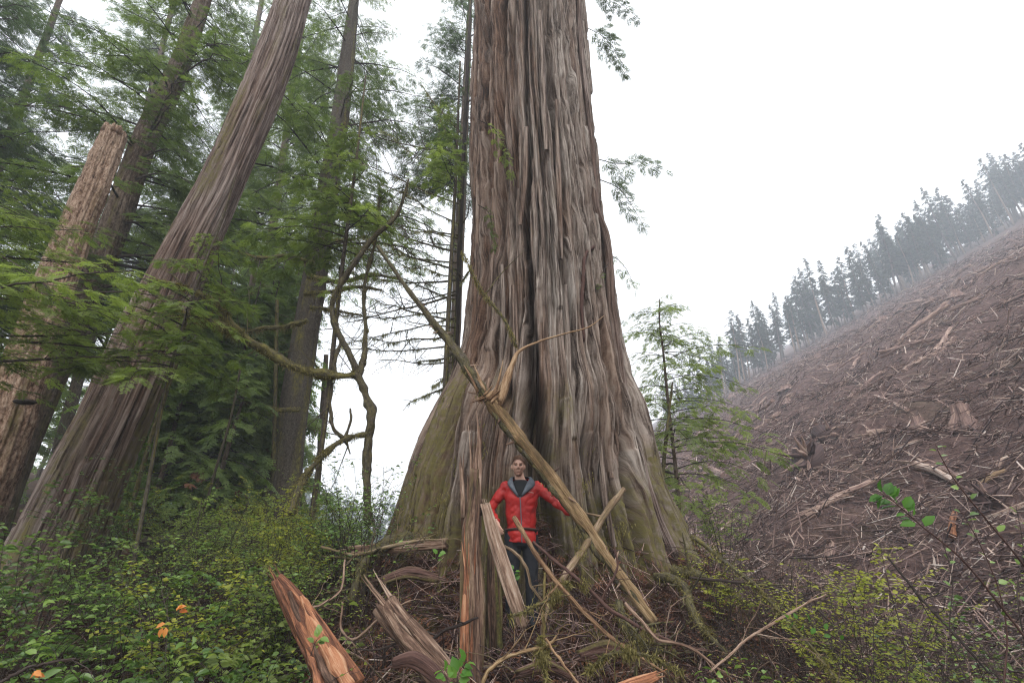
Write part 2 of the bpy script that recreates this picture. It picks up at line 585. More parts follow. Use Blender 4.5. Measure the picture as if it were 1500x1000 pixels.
def spaced(lo, hi, step, grow, far):
    a = [0.0]
    s = step
    while a[-1] < far:
        if a[-1] > hi:
            s *= grow
        a.append(a[-1] + s)
    b = [0.0]
    s = step
    while b[-1] < far:
        if b[-1] > lo:
            s *= grow
        b.append(b[-1] + s)
    return np.array([-q for q in b[:0:-1]] + a)


gx = spaced(5.5, 9.0, 0.09, 1.05, 235)
gy = spaced(3.0, 6.0, 0.09, 1.05, 340)
gy = gy + 4.5
gy = gy[gy > -60]
X, Y = np.meshgrid(gx, gy)
Zg = g(X, Y)
nc = len(gx)
ii, jj = np.meshgrid(np.arange(len(gy) - 1), np.arange(nc - 1), indexing='ij')
Q = np.stack([ii * nc + jj, ii * nc + jj + 1, (ii + 1) * nc + jj + 1, (ii + 1) * nc + jj], -1).reshape(-1, 4)
VG = np.stack([X, Y, Zg], -1).reshape(-1, 3)
fc = VG[Q].mean(1)
side = (fc[:, 0] - 0.045 * fc[:, 1]) > 3.6
for nm, sel, mt in (('forest_ground', ~side, M['ground']), ('hillside', side, M['slope'])):
    qs = Q[sel]
    used, inv = np.unique(qs, return_inverse=True)
    o = build(nm, MB().add(VG[used], inv.reshape(-1, 4)), mt)
    tag(o, kind='structure')
print('ground quads', len(Q))


# ------------------------------------------------------------------ foliage toolkit
def kite(p, d, l, wd, nrm):
    s = unit(np.cross(nrm, d)) * wd * 0.5
    return [p + d * l * 0.12 + s, p + d * l, p + d * l * 0.12 - s]


def spray_tpl(npairs, nsub, seed, width=0.5, kw=0.05, droop=0.18):
    """one flat conifer spray, unit length along +x, made of narrow kite-shaped twiglets"""
    r = np.random.RandomState(seed)
    V = []
    up = np.array([0, 0, 1.0])
    V += kite(np.array([0, 0, 0.0]), np.array([1.0, 0, 0]), 1.0, kw * 0.8, up)
    for k in range(npairs):
        t = 0.06 + 0.9 * (k + 0.3 * r.rand()) / npairs
        for sg in (-1, 1):
            l = width * (1 - 0.82 * t) * r.uniform(0.7, 1.15) * (0.6 + 0.4 * min(1, t / 0.2))
            an = math.radians(r.uniform(42, 66)) * sg
            d = unit(np.array([math.cos(an), math.sin(an), r.uniform(-0.22, 0.12)]))
            p = np.array([t, 0, 0.0])
            V += kite(p, d, l, kw * 1.1, up + r.normal(0, 0.25, 3))
            for q in range(nsub):
                tt = 0.25 + 0.65 * (q + r.rand() * 0.5) / max(nsub, 1)
                for s2 in (-1, 1):
                    a2 = an + s2 * math.radians(r.uniform(35, 60))
                    d2 = unit(np.array([math.cos(a2), math.sin(a2), r.uniform(-0.35, 0.15)]))
                    V += kite(p + d * l * tt, d2, l * 0.42 * (1.15 - tt) * r.uniform(0.7, 1.2), kw, up + r.normal(0, 0.3, 3))
    V = np.array(V)
    dist = np.sqrt(V[:, 0] ** 2 + V[:, 1] ** 2)
    V[:, 2] -= droop * dist ** 2
    return V


TPL_HI = [spray_tpl(9, 5, 10 + k, 0.55, 0.036) for k in range(5)]
TPL_MID = [spray_tpl(8, 4, 30 + k, 0.55, 0.036) for k in range(5)]
TPL_LOW = [spray_tpl(6, 2, 50 + k, 0.6, 0.085) for k in range(5)]
TPL_FAR = [spray_tpl(4, 0, 70 + k, 0.62, 0.26) for k in range(4)]
TPL_DUFF = [spray_tpl(4, 1, 90 + k, 0.5, 0.06) for k in range(5)]


def place(mb, tpls, pos, xd, nrm, size, rs, tint=None, lo=0.0, hi=1.0):
    pos, xd, nrm = np.asarray(pos, float), unit(xd), unit(nrm)
    size = np.broadcast_to(np.asarray(size, float), (len(pos),))
    if len(pos) == 0:
        return
    y = unit(np.cross(nrm, xd))
    z = np.cross(xd, y)
    B = np.stack([xd, y, z], 1)
    which = rs.randint(0, len(tpls), len(pos))
    if tint is None:
        tint = rs.uniform(lo, hi, len(pos))
    tint = np.broadcast_to(np.asarray(tint, float), (len(pos),))
    for k, T in enumerate(tpls):
        sel = which == k
        if not sel.any():
            continue
        V = pos[sel][:, None, :] + size[sel][:, None, None] * np.einsum('tv,nvk->ntk', T, B[sel])
        m = V.shape[0] * V.shape[1]
        mb.add(V.reshape(-1, 3), T=np.arange(m).reshape(-1, 3), tint=np.repeat(tint[sel], V.shape[1]))


def limb_path(start, az, L, rise, droop, rs, n=9):
    t = np.linspace(0, 1, n)[:, None]
    d = np.array([math.cos(az), math.sin(az), 0.0])
    P = start + d * L * t + UP * (rise * t - droop * t ** 2) * L
    side = np.array([-d[1], d[0], 0])
    P = P + side * (np.cumsum(rs.normal(0, 0.03, n))[:, None] * L) * t + UP * (np.cumsum(rs.normal(0, 0.012, n))[:, None] * L) * t
    return P


def foliage_limb(wood, leaf, P, r0, rs, tpls, size, spacing, start=0.15, side_len=0.42, tint=(0.2, 0.8), nseg=6, hang=0.15, wn=5):
    """a conifer limb along P: side branchlets in its plane, every one set with sprays"""
    n = len(P)
    L = np.linalg.norm(np.diff(P, axis=0), axis=1).sum()
    tube(wood, P, np.linspace(r0, r0 * 0.22, n), wn, 0.15, rs.randint(1000), tint=rs.uniform(0.2, 0.6))
    T = unit(np.gradient(P, axis=0))
    ps, xs, ns, sz, tn = [], [], [], [], []
    base_t = rs.uniform(*tint)

    def at_t(t):
        u = t * (n - 1)
        i = min(int(u), n - 2)
        f = u - i
        return P[i] * (1 - f) + P[i + 1] * f, unit(T[i] * (1 - f) + T[i + 1] * f)
    nb = max(2, int(L * (1 - start) / (spacing * 1.7)))
    for k in range(nb):
        t = start + (1 - start) * (k + rs.rand() * 0.7) / nb
        p, tg = at_t(t)
        hz = unit(np.cross(UP, tg))
        for sg in (-1, 1):
            if rs.rand() < 0.12:
                continue
            an = math.radians(rs.uniform(38, 68))
            d = unit(tg * math.cos(an) + hz * math.sin(an) * sg + UP * rs.uniform(-0.25, 0.12))
            bl = side_len * (L * (1 - t) * 0.85 + 0.28) * rs.uniform(0.6, 1.15)
            m = 4
            tt = np.linspace(0, 1, m)[:, None]
            SPt = p + d * bl * tt - UP * hang * bl * tt ** 2
            if bl > 0.25:
                tube(wood, SPt, np.linspace(max(r0 * 0.28, 0.003), 0.002, m), 3, cap=False, tint=rs.uniform(0.2, 0.6))
            q = max(1, int(bl / spacing))
            for j in range(q):
                f = (j + 0.35 + 0.4 * rs.rand()) / q
                pp = p + d * bl * f - UP * hang * bl * f * f
                for s2 in (-1, 1):
                    h2 = unit(np.cross(UP, d))
                    a2 = math.radians(rs.uniform(25, 60))
                    ps.append(pp)
                    xs.append(d * math.cos(a2) + h2 * math.sin(a2) * s2 + UP * rs.uniform(-0.35, 0.05))
                    ns.append(UP + rs.normal(0, 0.22, 3))
                    sz.append(size * rs.uniform(0.6, 1.2) * (1.05 - 0.35 * f))
                    tn.append(np.clip(base_t + rs.normal(0, 0.16), 0, 1))
            ps.append(SPt[-1] - d * 0.05)
            xs.append(d - UP * 0.2)
            ns.append(UP + rs.normal(0, 0.2, 3))
            sz.append(size * rs.uniform(0.6, 1.0))
            tn.append(np.clip(base_t + 0.1, 0, 1))
    ps.append(P[-1])
    xs.append(T[-1] - UP * 0.15)
    ns.append(UP)
    sz.append(size)
    tn.append(base_t)
    place(leaf, tpls, np.array(ps), np.array(xs), np.array(ns), np.array(sz), rs, np.array(tn))


def limb_protos(n, L, seed, mat, tpls, size, spacing, r0=0.03, rise=0.15, droop=0.35, start=0.12, side=0.42, tint=(0.2, 0.7), hang=0.15, wn=5):
    """n limbs reaching along +x from the origin, as (wood mesh, foliage mesh) to be shared"""
    q = np.random.RandomState(seed)
    out = []
    for k in range(n):
        a, b = MB(), MB()
        P = limb_path(np.zeros(3), 0.0, L * q.uniform(0.85, 1.15), rise + q.normal(0, 0.08), droop * q.uniform(0.7, 1.3), q)
        foliage_limb(a, b, P, r0, q, tpls, size, spacing, start=start, side_len=side, tint=tint, hang=hang, wn=wn)
        out.append((a.mesh('branch', M['twig']), b.mesh('foliage', mat)))
    return out, L


def add_limb(tree, protos, p, az, L, q, tilt=0.0):
    pr, L0 = protos
    wm, lm = pr[q.randint(len(pr))]
    b = bpy.data.objects.new('branch', wm)
    COL.objects.link(b)
    b.parent = tree
    b.location = [float(c) for c in (np.asarray(p) - np.array(tree.location))]
    s = L / L0
    b.scale = (s, s * (1 if q.rand() < 0.5 else -1), s)
    b.rotation_euler = (q.normal(0, 0.08), -tilt, az)
    f = bpy.data.objects.new('foliage', lm)
    COL.objects.link(f)
    f.parent = b


def strands(mb, P, rs, n, lmin, lmax, wd=0.006, spread=0.02, tint=(0.2, 0.9), lump=True):
    """hanging moss or lichen: thin pointed triangles under the points P"""
    P = np.asarray(P, float)
    u = rs.uniform(0, len(P) - 1.001, n)
    if lump:
        cl = rs.uniform(0, len(P) - 1.001, max(3, n // 40))
        u = np.where(rs.rand(n) < 0.75, np.clip(cl[rs.randint(0, len(cl), n)] + rs.normal(0, 0.12 * max(1, len(P) / 10), n), 0, len(P) - 1.001), u)
    i = u.astype(int)
    f = (u - i)[:, None]
    p = P[i] * (1 - f) + P[i + 1] * f + rs.normal(0, spread, (n, 3))
    l = rs.uniform(lmin, lmax, n)[:, None] * rs.uniform(0.4, 1, (n, 1))
    a = rs.uniform(0, math.pi, n)
    s = np.stack([np.cos(a), np.sin(a), np.zeros(n)], -1) * wd * rs.uniform(0.5, 1.5, (n, 1))
    tip = p + np.stack([rs.normal(0, 0.25, n), rs.normal(0, 0.25, n), -np.ones(n)], -1) * l
    V = np.stack([p - s, p + s, tip], 1).reshape(-1, 3)
    mb.add(V, T=np.arange(3 * n).reshape(-1, 3), tint=np.repeat(rs.uniform(tint[0], tint[1], n), 3))


def fuzz(mb, P, R, rs, n, lmin=0.02, lmax=0.07, wd=0.006, tint=(0.1, 0.95)):
    """moss standing off a limb all round, sagging a little"""
    P = np.asarray(P, float)
    R = np.broadcast_to(np.asarray(R, float), (len(P),))
    T, N, B = frames(P)
    lump = n2(np.linspace(0, len(P) / 5.0, 200), 0.0, rs.randint(999)) ** 2.2 + 0.05
    u = rs.choice(200, n, p=lump / lump.sum()) / 200.0 * (len(P) - 1.01) + rs.uniform(0, 0.009 * len(P), n)
    u = np.clip(u, 0, len(P) - 1.001)
    i = u.astype(int)
    f = (u - i)[:, None]
    a = rs.uniform(0, 2 * math.pi, n)[:, None]
    o = np.cos(a) * N[i] + np.sin(a) * B[i]
    p = P[i] * (1 - f) + P[i + 1] * f + o * (R[i] * 0.85)[:, None]
    d = unit(o * 0.8 + rs.normal(0, 0.45, (n, 3)) - UP * 0.55)
    l = rs.uniform(lmin, lmax, (n, 1)) * (0.5 + 1.5 * rs.rand(n, 1) ** 3)
    s = unit(np.cross(d, rs.normal(0, 1, (n, 3)))) * wd * rs.uniform(0.5, 1.4, (n, 1))
    V = np.stack([p - s, p + s, p + d * l], 1).reshape(-1, 3)
    mb.add(V, T=np.arange(3 * n).reshape(-1, 3), tint=np.repeat(rs.uniform(tint[0], tint[1], n), 3))


# leaf template: folded pointed oval, 6 vertices, unit length
def leaf_tpl(wd=0.55, fold=0.12, curl=0.15):
    V = np.array([[0, 0, 0], [0.3, wd * 0.46, fold], [0.68, wd * 0.38, fold * 0.7], [1.0, 0, -curl], [0.68, -wd * 0.38, fold * 0.7], [0.3, -wd * 0.46, fold], [0.5, 0, 0.0]])
    T = np.array([[0, 6, 1], [1, 6, 2], [2, 6, 3], [3, 6, 4], [4, 6, 5], [5, 6, 0]])
    return V, T


LEAF_V, LEAF_T = leaf_tpl()
SMALL_V = np.array([[0, 0, 0], [0.45, 0.3, 0.08], [1.0, 0, -0.1], [0.45, -0.3, 0.08]])
SMALL_T = np.array([[0, 2, 1], [0, 3, 2]])


def leaves(mb, pos, xd, nrm, size, tint):
    pos, xd, nrm = np.asarray(pos, float), unit(xd), unit(nrm)
    n = len(pos)
    if n == 0:
        return
    y = unit(np.cross(nrm, xd))
    z = np.cross(xd, y)
    B = np.stack([xd, y, z], 1)
    tv, tt_ = (SMALL_V, SMALL_T) if np.mean(size) < 0.047 else (LEAF_V, LEAF_T)
    V = pos[:, None, :] + np.broadcast_to(size, (n,))[:, None, None] * np.einsum('tv,nvk->ntk', tv, B)
    m = len(tv)
    T = (tt_[None] + (np.arange(n) * m)[:, None, None]).reshape(-1, 3)
    mb.add(V.reshape(-1, 3), T=T, tint=np.repeat(np.broadcast_to(tint, (n,)), m))


def shrub(stem, leaf, base, h, rad, rs, nst=24, lsize=0.05, lper=9, twigs=5, arch=0.4, srad=0.006, flat=0.6, tint=(0.1, 0.9), low=0.25):
    """many-stemmed leafy shrub"""
    LP, LX, LN, LS, LT = [], [], [], [], []
    for k in range(nst):
        az = rs.uniform(0, 2 * math.pi)
        out = rad * math.sqrt(rs.rand())
        d = np.array([math.cos(az), math.sin(az), 0])
        b = base + d * out * 0.35
        hh = h * rs.uniform(0.55, 1.08) * (1 - 0.25 * (out / rad) ** 2)
        n = 6
        t = np.linspace(0, 1, n)[:, None]
        P = b + d * out * (0.3 * t + 0.7 * t ** 2) + UP * hh * (t * (1 + arch) - arch * t ** 2) + np.cumsum(rs.normal(0, 0.035 * h, (n, 3)), axis=0) * t
        tube(stem, P, np.linspace(srad, srad * 0.35, n), 4, cap=False, tint=rs.uniform(0.1, 0.8))
        for q in range(twigs):
            u = rs.uniform(low, 1.0)
            i = min(int(u * (n - 1)), n - 2)
            p = P[i] + (P[i + 1] - P[i]) * (u * (n - 1) - i)
            a2 = rs.uniform(0, 2 * math.pi)
            d2 = unit(np.array([math.cos(a2), math.sin(a2), rs.uniform(-0.1, 0.9)]) + d * 0.4)
            tl = rs.uniform(0.15, 0.38) * min(1.0, h)
            e = p + d2 * tl
            mid = p + d2 * tl * 0.5 + rs.normal(0, 0.02, 3)
            tube(stem, np.array([p, mid, e]), [srad * 0.45, srad * 0.3, srad * 0.2], 3, cap=False, tint=rs.uniform(0.1, 0.8))
            nl = max(2, int(lper * rs.uniform(0.6, 1.3)))
            f = (np.arange(nl) + rs.rand(nl) * 0.5) / nl
            pp = p + (e - p) * f[:, None]
            hz = unit(np.cross(UP, d2))
            sg = np.where(np.arange(nl) % 2 == 0, 1, -1)[:, None]
            xx = d2 * 0.5 + hz * sg + rs.normal(0, 0.3, (nl, 3))
            xx[:, 2] = xx[:, 2] * flat - 0.1
            LP.append(pp)
            LX.append(xx)
            LN.append(UP + rs.normal(0, 0.45, (nl, 3)))
            LS.append(lsize * rs.uniform(0.6, 1.25, nl))
            bt = rs.uniform(*tint)
            LT.append(np.clip(bt + rs.normal(0, 0.12, nl), 0, 1))
    leaves(leaf, np.concatenate(LP), np.concatenate(LX), np.concatenate(LN), np.concatenate(LS), np.concatenate(LT))


# ------------------------------------------------------------------ the giant cedar
def cedar_trunk():
    rows = [(-200, 703, 846), (0, 700, 852), (200, 695, 866), (400, 692, 894), (500, 683, 908), (560, 664, 922), (600, 642, 938), (650, 620, 950), (700, 600, 962), (760, 582, 984), (800, 570, 1000), (880, 545, 1030), (1000, 500, 1080)]
    zs, hw, cx = [], [], []
    for py, l, r in rows[::-1]:
        a, b = at(l, py, TY), at(r, py, TY)
        zs.append(a[2])
        hw.append((b[0] - a[0]) / 2)
        cx.append((a[0] + b[0]) / 2)
    zs, hw, cx = np.array(zs), np.array(hw), np.array(cx)
    fr = np.linspace(math.radians(-192), math.radians(12), 560)
    bk = np.linspace(math.radians(15), math.radians(165), 50)[1:-1]
    th = np.concatenate([fr, bk])
    z = np.concatenate([np.arange(0.2, 5.2, 0.0245), np.arange(5.2, 15.5, 0.042)])
    TH, Z = np.meshgrid(th, z)
    H = np.interp(Z, zs, hw)
    C = np.interp(Z, zs, cx)
    hd = H * (0.93 - 0.17 * sstep(3.5, 1.2, Z))
    A = TH * 1.5
    A = A + 0.07 * (n2(Z * 0.4, A * 0.3, 1) - 0.5) + 0.03 * (n2(Z * 1.4, A * 2, 2) - 0.5) + 0.02 * Z
    D = np.zeros_like(Z)
    # (f at list of z) grooves: f = offset across the visible face, -1 left edge, 1 right edge
    gro = [  # z keys, f keys, depth keys, width keys(rad)
        ([0.8, 1.8, 2.6, 3.4, 4.6, 6, 9, 15], [0.08, 0.02, -0.03, -0.08, -0.22, -0.24, -0.12, -0.12], [0.3, 0.9, 1.25, 1.15, 0.75, 0.50, 0.38, 0.34], [0.11, 0.085, 0.075, 0.07, 0.045, 0.038, 0.035, 0.035]),
        ([0.8, 2.2, 4, 6, 9, 15], [0.34, 0.36, 0.24, 0.22, 0.26, 0.25], [0.2, 0.18, 0.16, 0.16, 0.18, 0.18], [0.10, 0.08, 0.05, 0.05, 0.06, 0.06]),
        ([0.8, 2.2, 3.2, 5, 9, 15], [0.60, 0.62, 0.68, 0.62, 0.60, 0.58], [0.25, 0.40, 0.26, 0.12, 0.12, 0.12], [0.05, 0.05, 0.045, 0.04, 0.04, 0.05]),
        ([0.8, 2.2, 4, 6, 9, 15], [0.80, 0.82, 0.84, 0.86, 0.84, 0.80], [0.2, 0.2, 0.14, 0.12, 0.14, 0.14], [0.10, 0.09, 0.07, 0.07, 0.07, 0.07]),
        ([0.8, 2.2, 4, 6, 9, 15], [-0.40, -0.42, -0.52, -0.58, -0.52, -0.48], [0.22, 0.16, 0.14, 0.16, 0.20, 0.20], [0.12, 0.12, 0.08, 0.07, 0.07, 0.07]),
        ([0.8, 2.2, 4, 6, 9, 15], [-0.70, -0.70, -0.78, -0.84, -0.80, -0.80], [0.24, 0.18, 0.10, 0.14, 0.22, 0.22], [0.13, 0.12, 0.10, 0.10, 0.10, 0.10]),
        ([0.8, 2.2, 4, 6, 9, 15], [-0.2, -0.16, -0.38, -0.40, -0.32, -0.30], [0.10, 0.12, 0.06, 0.10, 0.08, 0.08], [0.06, 0.05, 0.04, 0.03, 0.03, 0.03]),
        ([0.8, 2.2, 4, 6, 9, 15], [0.20, 0.18, 0.05, 0.02, 0.08, 0.08], [0.08, 0.12, 0.07, 0.08, 0.08, 0.08], [0.05, 0.04, 0.03, 0.03, 0.03, 0.03]),
        ([0.8, 2.2, 4, 6, 9, 15], [0.48, 0.50, 0.46, 0.42, 0.44, 0.42], [0.10, 0.10, 0.08, 0.08, 0.06, 0.06], [0.04, 0.04, 0.03, 0.03, 0.03, 0.03]),
    ]
    for k, (zk, fk, dk, wk) in enumerate(gro):
        f = np.interp(Z, zk, fk) + 0.05 * (n2(Z * 0.9, k * 7.0, 40 + k) - 0.5) + 0.02 * (n2(Z * 3.1, k * 3.0, 60 + k) - 0.5)
        tk = -math.pi / 2 + np.arcsin(np.clip(f, -0.98, 0.98))
        wk_ = np.interp(Z, zk, wk)
        q = np.exp(-np.abs((TH - tk) / wk_) ** (3.5 if k in (0, 2) else 2.4))
        D -= np.interp(Z, zk, dk) * (1.0 if k == 0 else 1.7) * q * (0.75 + 0.5 * n2(Z * 1.3, k * 1.0, 80 + k))
    # broad flutes and burls
    D += 0.16 * (n2(A * 1.3, Z * 0.18, 5) - 0.5) + sstep(3.6, 1.0, Z) * 0.20 * (n2(A * 1.9, Z * 0.30, 6) - 0.5)
    # long narrow cracks between the strips
    qc = np.random.RandomState(77)
    for k in range(46):
        f0, z0, ln = qc.uniform(-0.93, 0.93), qc.uniform(1.2, 14), qc.uniform(0.9, 4.5)
        f = f0 + qc.normal(0, 0.012) * (Z - z0) + 0.014 * (n2(Z * 1.6, k * 5.0, 200 + k) - 0.5)
        tk = -math.pi / 2 + np.arcsin(np.clip(f, -0.98, 0.98))
        fade = sstep(ln * 0.5, ln * 0.3, np.abs(Z - z0))
        D -= qc.uniform(0.06, 0.20) * fade * np.exp(-np.abs((TH - tk) / qc.uniform(0.010, 0.024)) ** 1.5)
    # bark plates: V-shaped furrows that run with the grain
    r1 = np.abs(2 * n2(A * 4.2, Z * 0.20, 11) - 1) ** 0.6
    r2 = np.abs(2 * n2(A * 10 + 3, Z * 0.34, 12) - 1) ** 0.7
    r3 = n2(A * 24, Z * 0.7, 13)
    r4 = n2(A * 50, Z * 2.5, 14)
    calm = 1 - 0.45 * sstep(2.2, 1.0, Z)
    h1, g1, e1, u1 = plates(A, Z, 8.5, 0.55, 301)
    h2, g2, e2, u2 = plates(A, Z, 21.0, 1.1, 311)
    D += (0.115 * (r1 - 0.6) + 0.035 * (r2 - 0.6) + 0.014 * (r4 - 0.5)) * calm
    D += 0.060 * (h1 - 0.5) - 0.055 * g1 - 0.025 * e1 + 0.018 * (1 - u1) + (0.022 * (h2 - 0.5) - 0.020 * g2 - 0.012 * e2 + 0.008 * (1 - u2))
    # loose plates whose lower edge lifts
    pl = n2(A * 6.5, Z * 0.9, 15)
    D += 0.03 * np.floor(pl * 4) / 4 * calm
    low = sstep(2.4, 0.6, Z)
    D += low * 0.16 * (n2(A * 3.1, Z * 1.7, 24) - 0.5)
    D += low * (0.07 * (n2(A * 5, Z * 3.2, 16) - 0.5) + 0.05 * (n2(A * 13, Z * 7.5, 17) - 0.5) + 0.03 * (n2(A * 27, Z * 17, 18) - 0.5))
    chip = n2(A * 8, Z * 2.6, 19)
    D += 0.022 * np.floor(chip * 5) / 5
    nx, ny = np.cos(TH) * hd, np.sin(TH) * H
    nl = np.sqrt(nx ** 2 + ny ** 2)
    nx, ny = nx / nl, ny / nl
    Xv = C + H * np.cos(TH) + D * nx
    Yv = TY + hd * np.sin(TH) + D * ny
    V = np.stack([Xv, Yv, Z], -1).reshape(-1, 3)
    R, Cn = TH.shape
    i, j = np.meshgrid(np.arange(R - 1), np.arange(Cn), indexing='ij')
    j2 = (j + 1) % Cn
    Qd = np.stack([i * Cn + j, i * Cn + j2, (i + 1) * Cn + j2, (i + 1) * Cn + j], -1).reshape(-1, 4)
    co = np.stack([A, Z, np.zeros_like(Z)], -1).reshape(-1, 3)
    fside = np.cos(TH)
    # weathered grey ridges; tint greyer upwards and to the right, browner to the left
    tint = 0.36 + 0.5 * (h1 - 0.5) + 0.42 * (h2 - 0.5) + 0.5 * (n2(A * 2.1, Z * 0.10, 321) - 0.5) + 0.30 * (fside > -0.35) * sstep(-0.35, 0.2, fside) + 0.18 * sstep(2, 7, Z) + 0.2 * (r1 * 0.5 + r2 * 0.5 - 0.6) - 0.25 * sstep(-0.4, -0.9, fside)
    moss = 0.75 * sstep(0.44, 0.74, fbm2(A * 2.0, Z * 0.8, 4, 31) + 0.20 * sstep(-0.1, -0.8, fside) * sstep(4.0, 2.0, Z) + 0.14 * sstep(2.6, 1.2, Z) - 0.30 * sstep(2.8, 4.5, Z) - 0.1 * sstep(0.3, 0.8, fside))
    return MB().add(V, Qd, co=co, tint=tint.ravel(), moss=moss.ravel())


ced = thing('giant_cedar', (TX, TY, gz(TX, TY) - 0.3), 'enormous fluted old cedar trunk with flaring mossy base standing behind the person', 'tree')
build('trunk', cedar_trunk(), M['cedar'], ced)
rs = np.random.RandomState(5)


def surf_y(px, py, off=0.0):
    """depth of the cedar's front face behind a pixel, roughly"""
    a = {0: (776, 76, 1.27), 200: (782, 90, 1.27), 400: (797, 107, 1.32), 500: (798, 118, 1.35), 600: (790, 148, 1.45), 700: (781, 181, 1.6), 800: (785, 215, 1.75), 900: (790, 240, 1.8)}
    k = sorted(a)
    c, h, dpt = [np.interp(py, k, [a[q][i] for q in k]) for i in range(3)]
    f = np.clip((px - c) / h, -0.99, 0.99)
    return TY - dpt * math.sqrt(1 - f * f) - off


def on_cedar(pts, off=0.05):
    return np.array([at(x, y, surf_y(x, y, off)) for x, y in pts])


# snaking side stem that hugs the right edge
P, R = resample(on_cedar([(846, -60), (850, 60), (858, 140), (868, 230), (872, 300), (886, 345), (893, 390), (896, 450), (908, 540), (920, 610), (938, 680), (955, 745), (985, 820)], 0.08), 70, np.array([.065, .07, .07, .075, .075, .08, .075, .08, .08, .085, .09, .10, .11]))
build('side_stem', tube(MB(), P, R, 14, 0.15, 3, tint=0.35, bark=(0.012, 3, 2)), M['cedar2'], ced)
P, R = resample(on_cedar([(872, 360), (858, 372), (855, 400), (852, 450), (856, 500)], 0.03), 24, np.array([.03, .035, .035, .03, .02]))
build('root', tube(MB(), P, R, 8, 0.2, 4, tint=0.4), M['redtwig'], ced)
# loose bark strips
for k, (pts, wd) in enumerate([([(771, 190), (768, 260), (762, 330)], 10), ([(735, 390), (737, 470), (733, 540)], 9), ([(815, 150), (818, 260), (822, 380)], 9), ([(828, 420), (832, 520), (836, 600)], 10), ([(752, 420), (756, 520), (754, 640)], 12), ([(888, 590), (893, 640), (896, 700)], 14), ([(880, 640), (884, 720), (900, 800)], 11), ([(790, 20), (795, 120), (800, 220)], 10)]):
    c = on_cedar(pts, 0.04)
    P = resample(c, 16)
    P[:, 1] -= 0.05 * np.linspace(1, 0, 16) ** 2
    T_, N_, B_ = frames(P)
    wv = rpx(wd, pts[1][1], c[1][1]) * (0.5 + 0.5 * np.sin(np.linspace(0.3, 2.9, 16)))
    mb = MB()
    prof = [(-1, 0.0), (-0.4, -0.02), (0.35, -0.028), (1, -0.004), (0.3, 0.012), (-0.5, 0.012)]
    V = np.array([[P[i] + np.array([wv[i] * a, b, 0]) for a, b in prof] for i in range(16)]).reshape(-1, 3)
    ii_, jj_ = np.meshgrid(np.arange(15), np.arange(6), indexing='ij')
    Qd = np.stack([ii_ * 6 + jj_, ii_ * 6 + (jj_ + 1) % 6, (ii_ + 1) * 6 + (jj_ + 1) % 6, (ii_ + 1) * 6 + jj_], -1).reshape(-1, 4)
    mb.add(V, Qd, co=np.stack([V[:, 0], V[:, 2], np.full(len(V), k * 3.0)], -1), tint=rs.uniform(0.2, 0.8))
    build('bark_strip', mb, M['cedar'], ced)


def hanging_sprig(parent, pts, Y, r, size, mat, seed, tpls=TPL_HI, spacing=0.12, sl=0.5, hang=0.5, tint=(0.2, 0.7), nm='branch'):
    q = np.random.RandomState(seed)
    P = resample(np.array([at(a, b, Y) for a, b in pts]), 9)
    wd, lf = MB(), MB()
    foliage_limb(wd, lf, P, r, q, tpls, size, spacing, start=0.12, side_len=sl, tint=tint, hang=hang)
    b = build(nm, wd, M['twig'], parent)
    build('foliage', lf, mat, b)


hanging_sprig(ced, [(872, 232), (905, 240), (940, 238), (975, 250)], 7.9, 0.012, 0.22, M['darkleaf'], 1, spacing=0.085, hang=0.35, sl=0.35)
hanging_sprig(ced, [(876, 262), (905, 275), (925, 300), (945, 335)], 7.8, 0.012, 0.20, M['darkleaf'], 2, spacing=0.085, hang=0.5, sl=0.35)
hanging_sprig(ced, [(888, 372), (905, 380), (920, 398), (930, 425)], 7.7, 0.010, 0.18, M['hemleaf'], 3, hang=0.5, sl=0.4, spacing=0.14)
hanging_sprig(ced, [(892, 385), (885, 395), (878, 408), (872, 425)], 6.9, 0.010, 0.16, M['brightleaf'], 4, hang=0.5, sl=0.4)
hanging_sprig(ced, [(858, 40), (885, 55), (905, 80), (918, 110)], 8.4, 0.010, 0.2, M['darkleaf'], 5, spacing=0.085, hang=0.5, sl=0.35)
hanging_sprig(ced, [(862, -10), (890, -5), (915, 10), (935, 30)], 8.4, 0.010, 0.2, M['darkleaf'], 6, spacing=0.085, hang=0.5, sl=0.3)
hanging_sprig(ced, [(700, 175), (725, 190), (742, 220), (752, 262)], 6.3, 0.009, 0.15, M['brightleaf'], 7, hang=0.7, sl=0.35, tint=(0.4, 0.9))
hanging_sprig(ced, [(700, 300), (715, 310), (722, 335), (725, 360)], 6.4, 0.008, 0.13, M['hemleaf'], 8, hang=0.6, sl=0.35)
# moss cushions on the foot of the trunk
mb = MB()
for (a, b) in [(615, 700), (640, 650), (660, 600), (600, 770), (650, 740), (700, 640), (735, 620), (870, 640), (850, 720), (905, 790), (930, 830), (625, 790), (580, 800), (690, 560), (665, 690), (845, 780)]:
    c = at(a, b, surf_y(a, b, 0.03))
    strands(mb, np.array([c + rs.normal(0, 0.10, 3) * [1, 0.3, 1.4] for _ in range(8)]), rs, 170, 0.03, 0.10, 0.006, 0.03, lump=False)
mo = build('moss', mb, M['mossm'], ced, smooth=False)

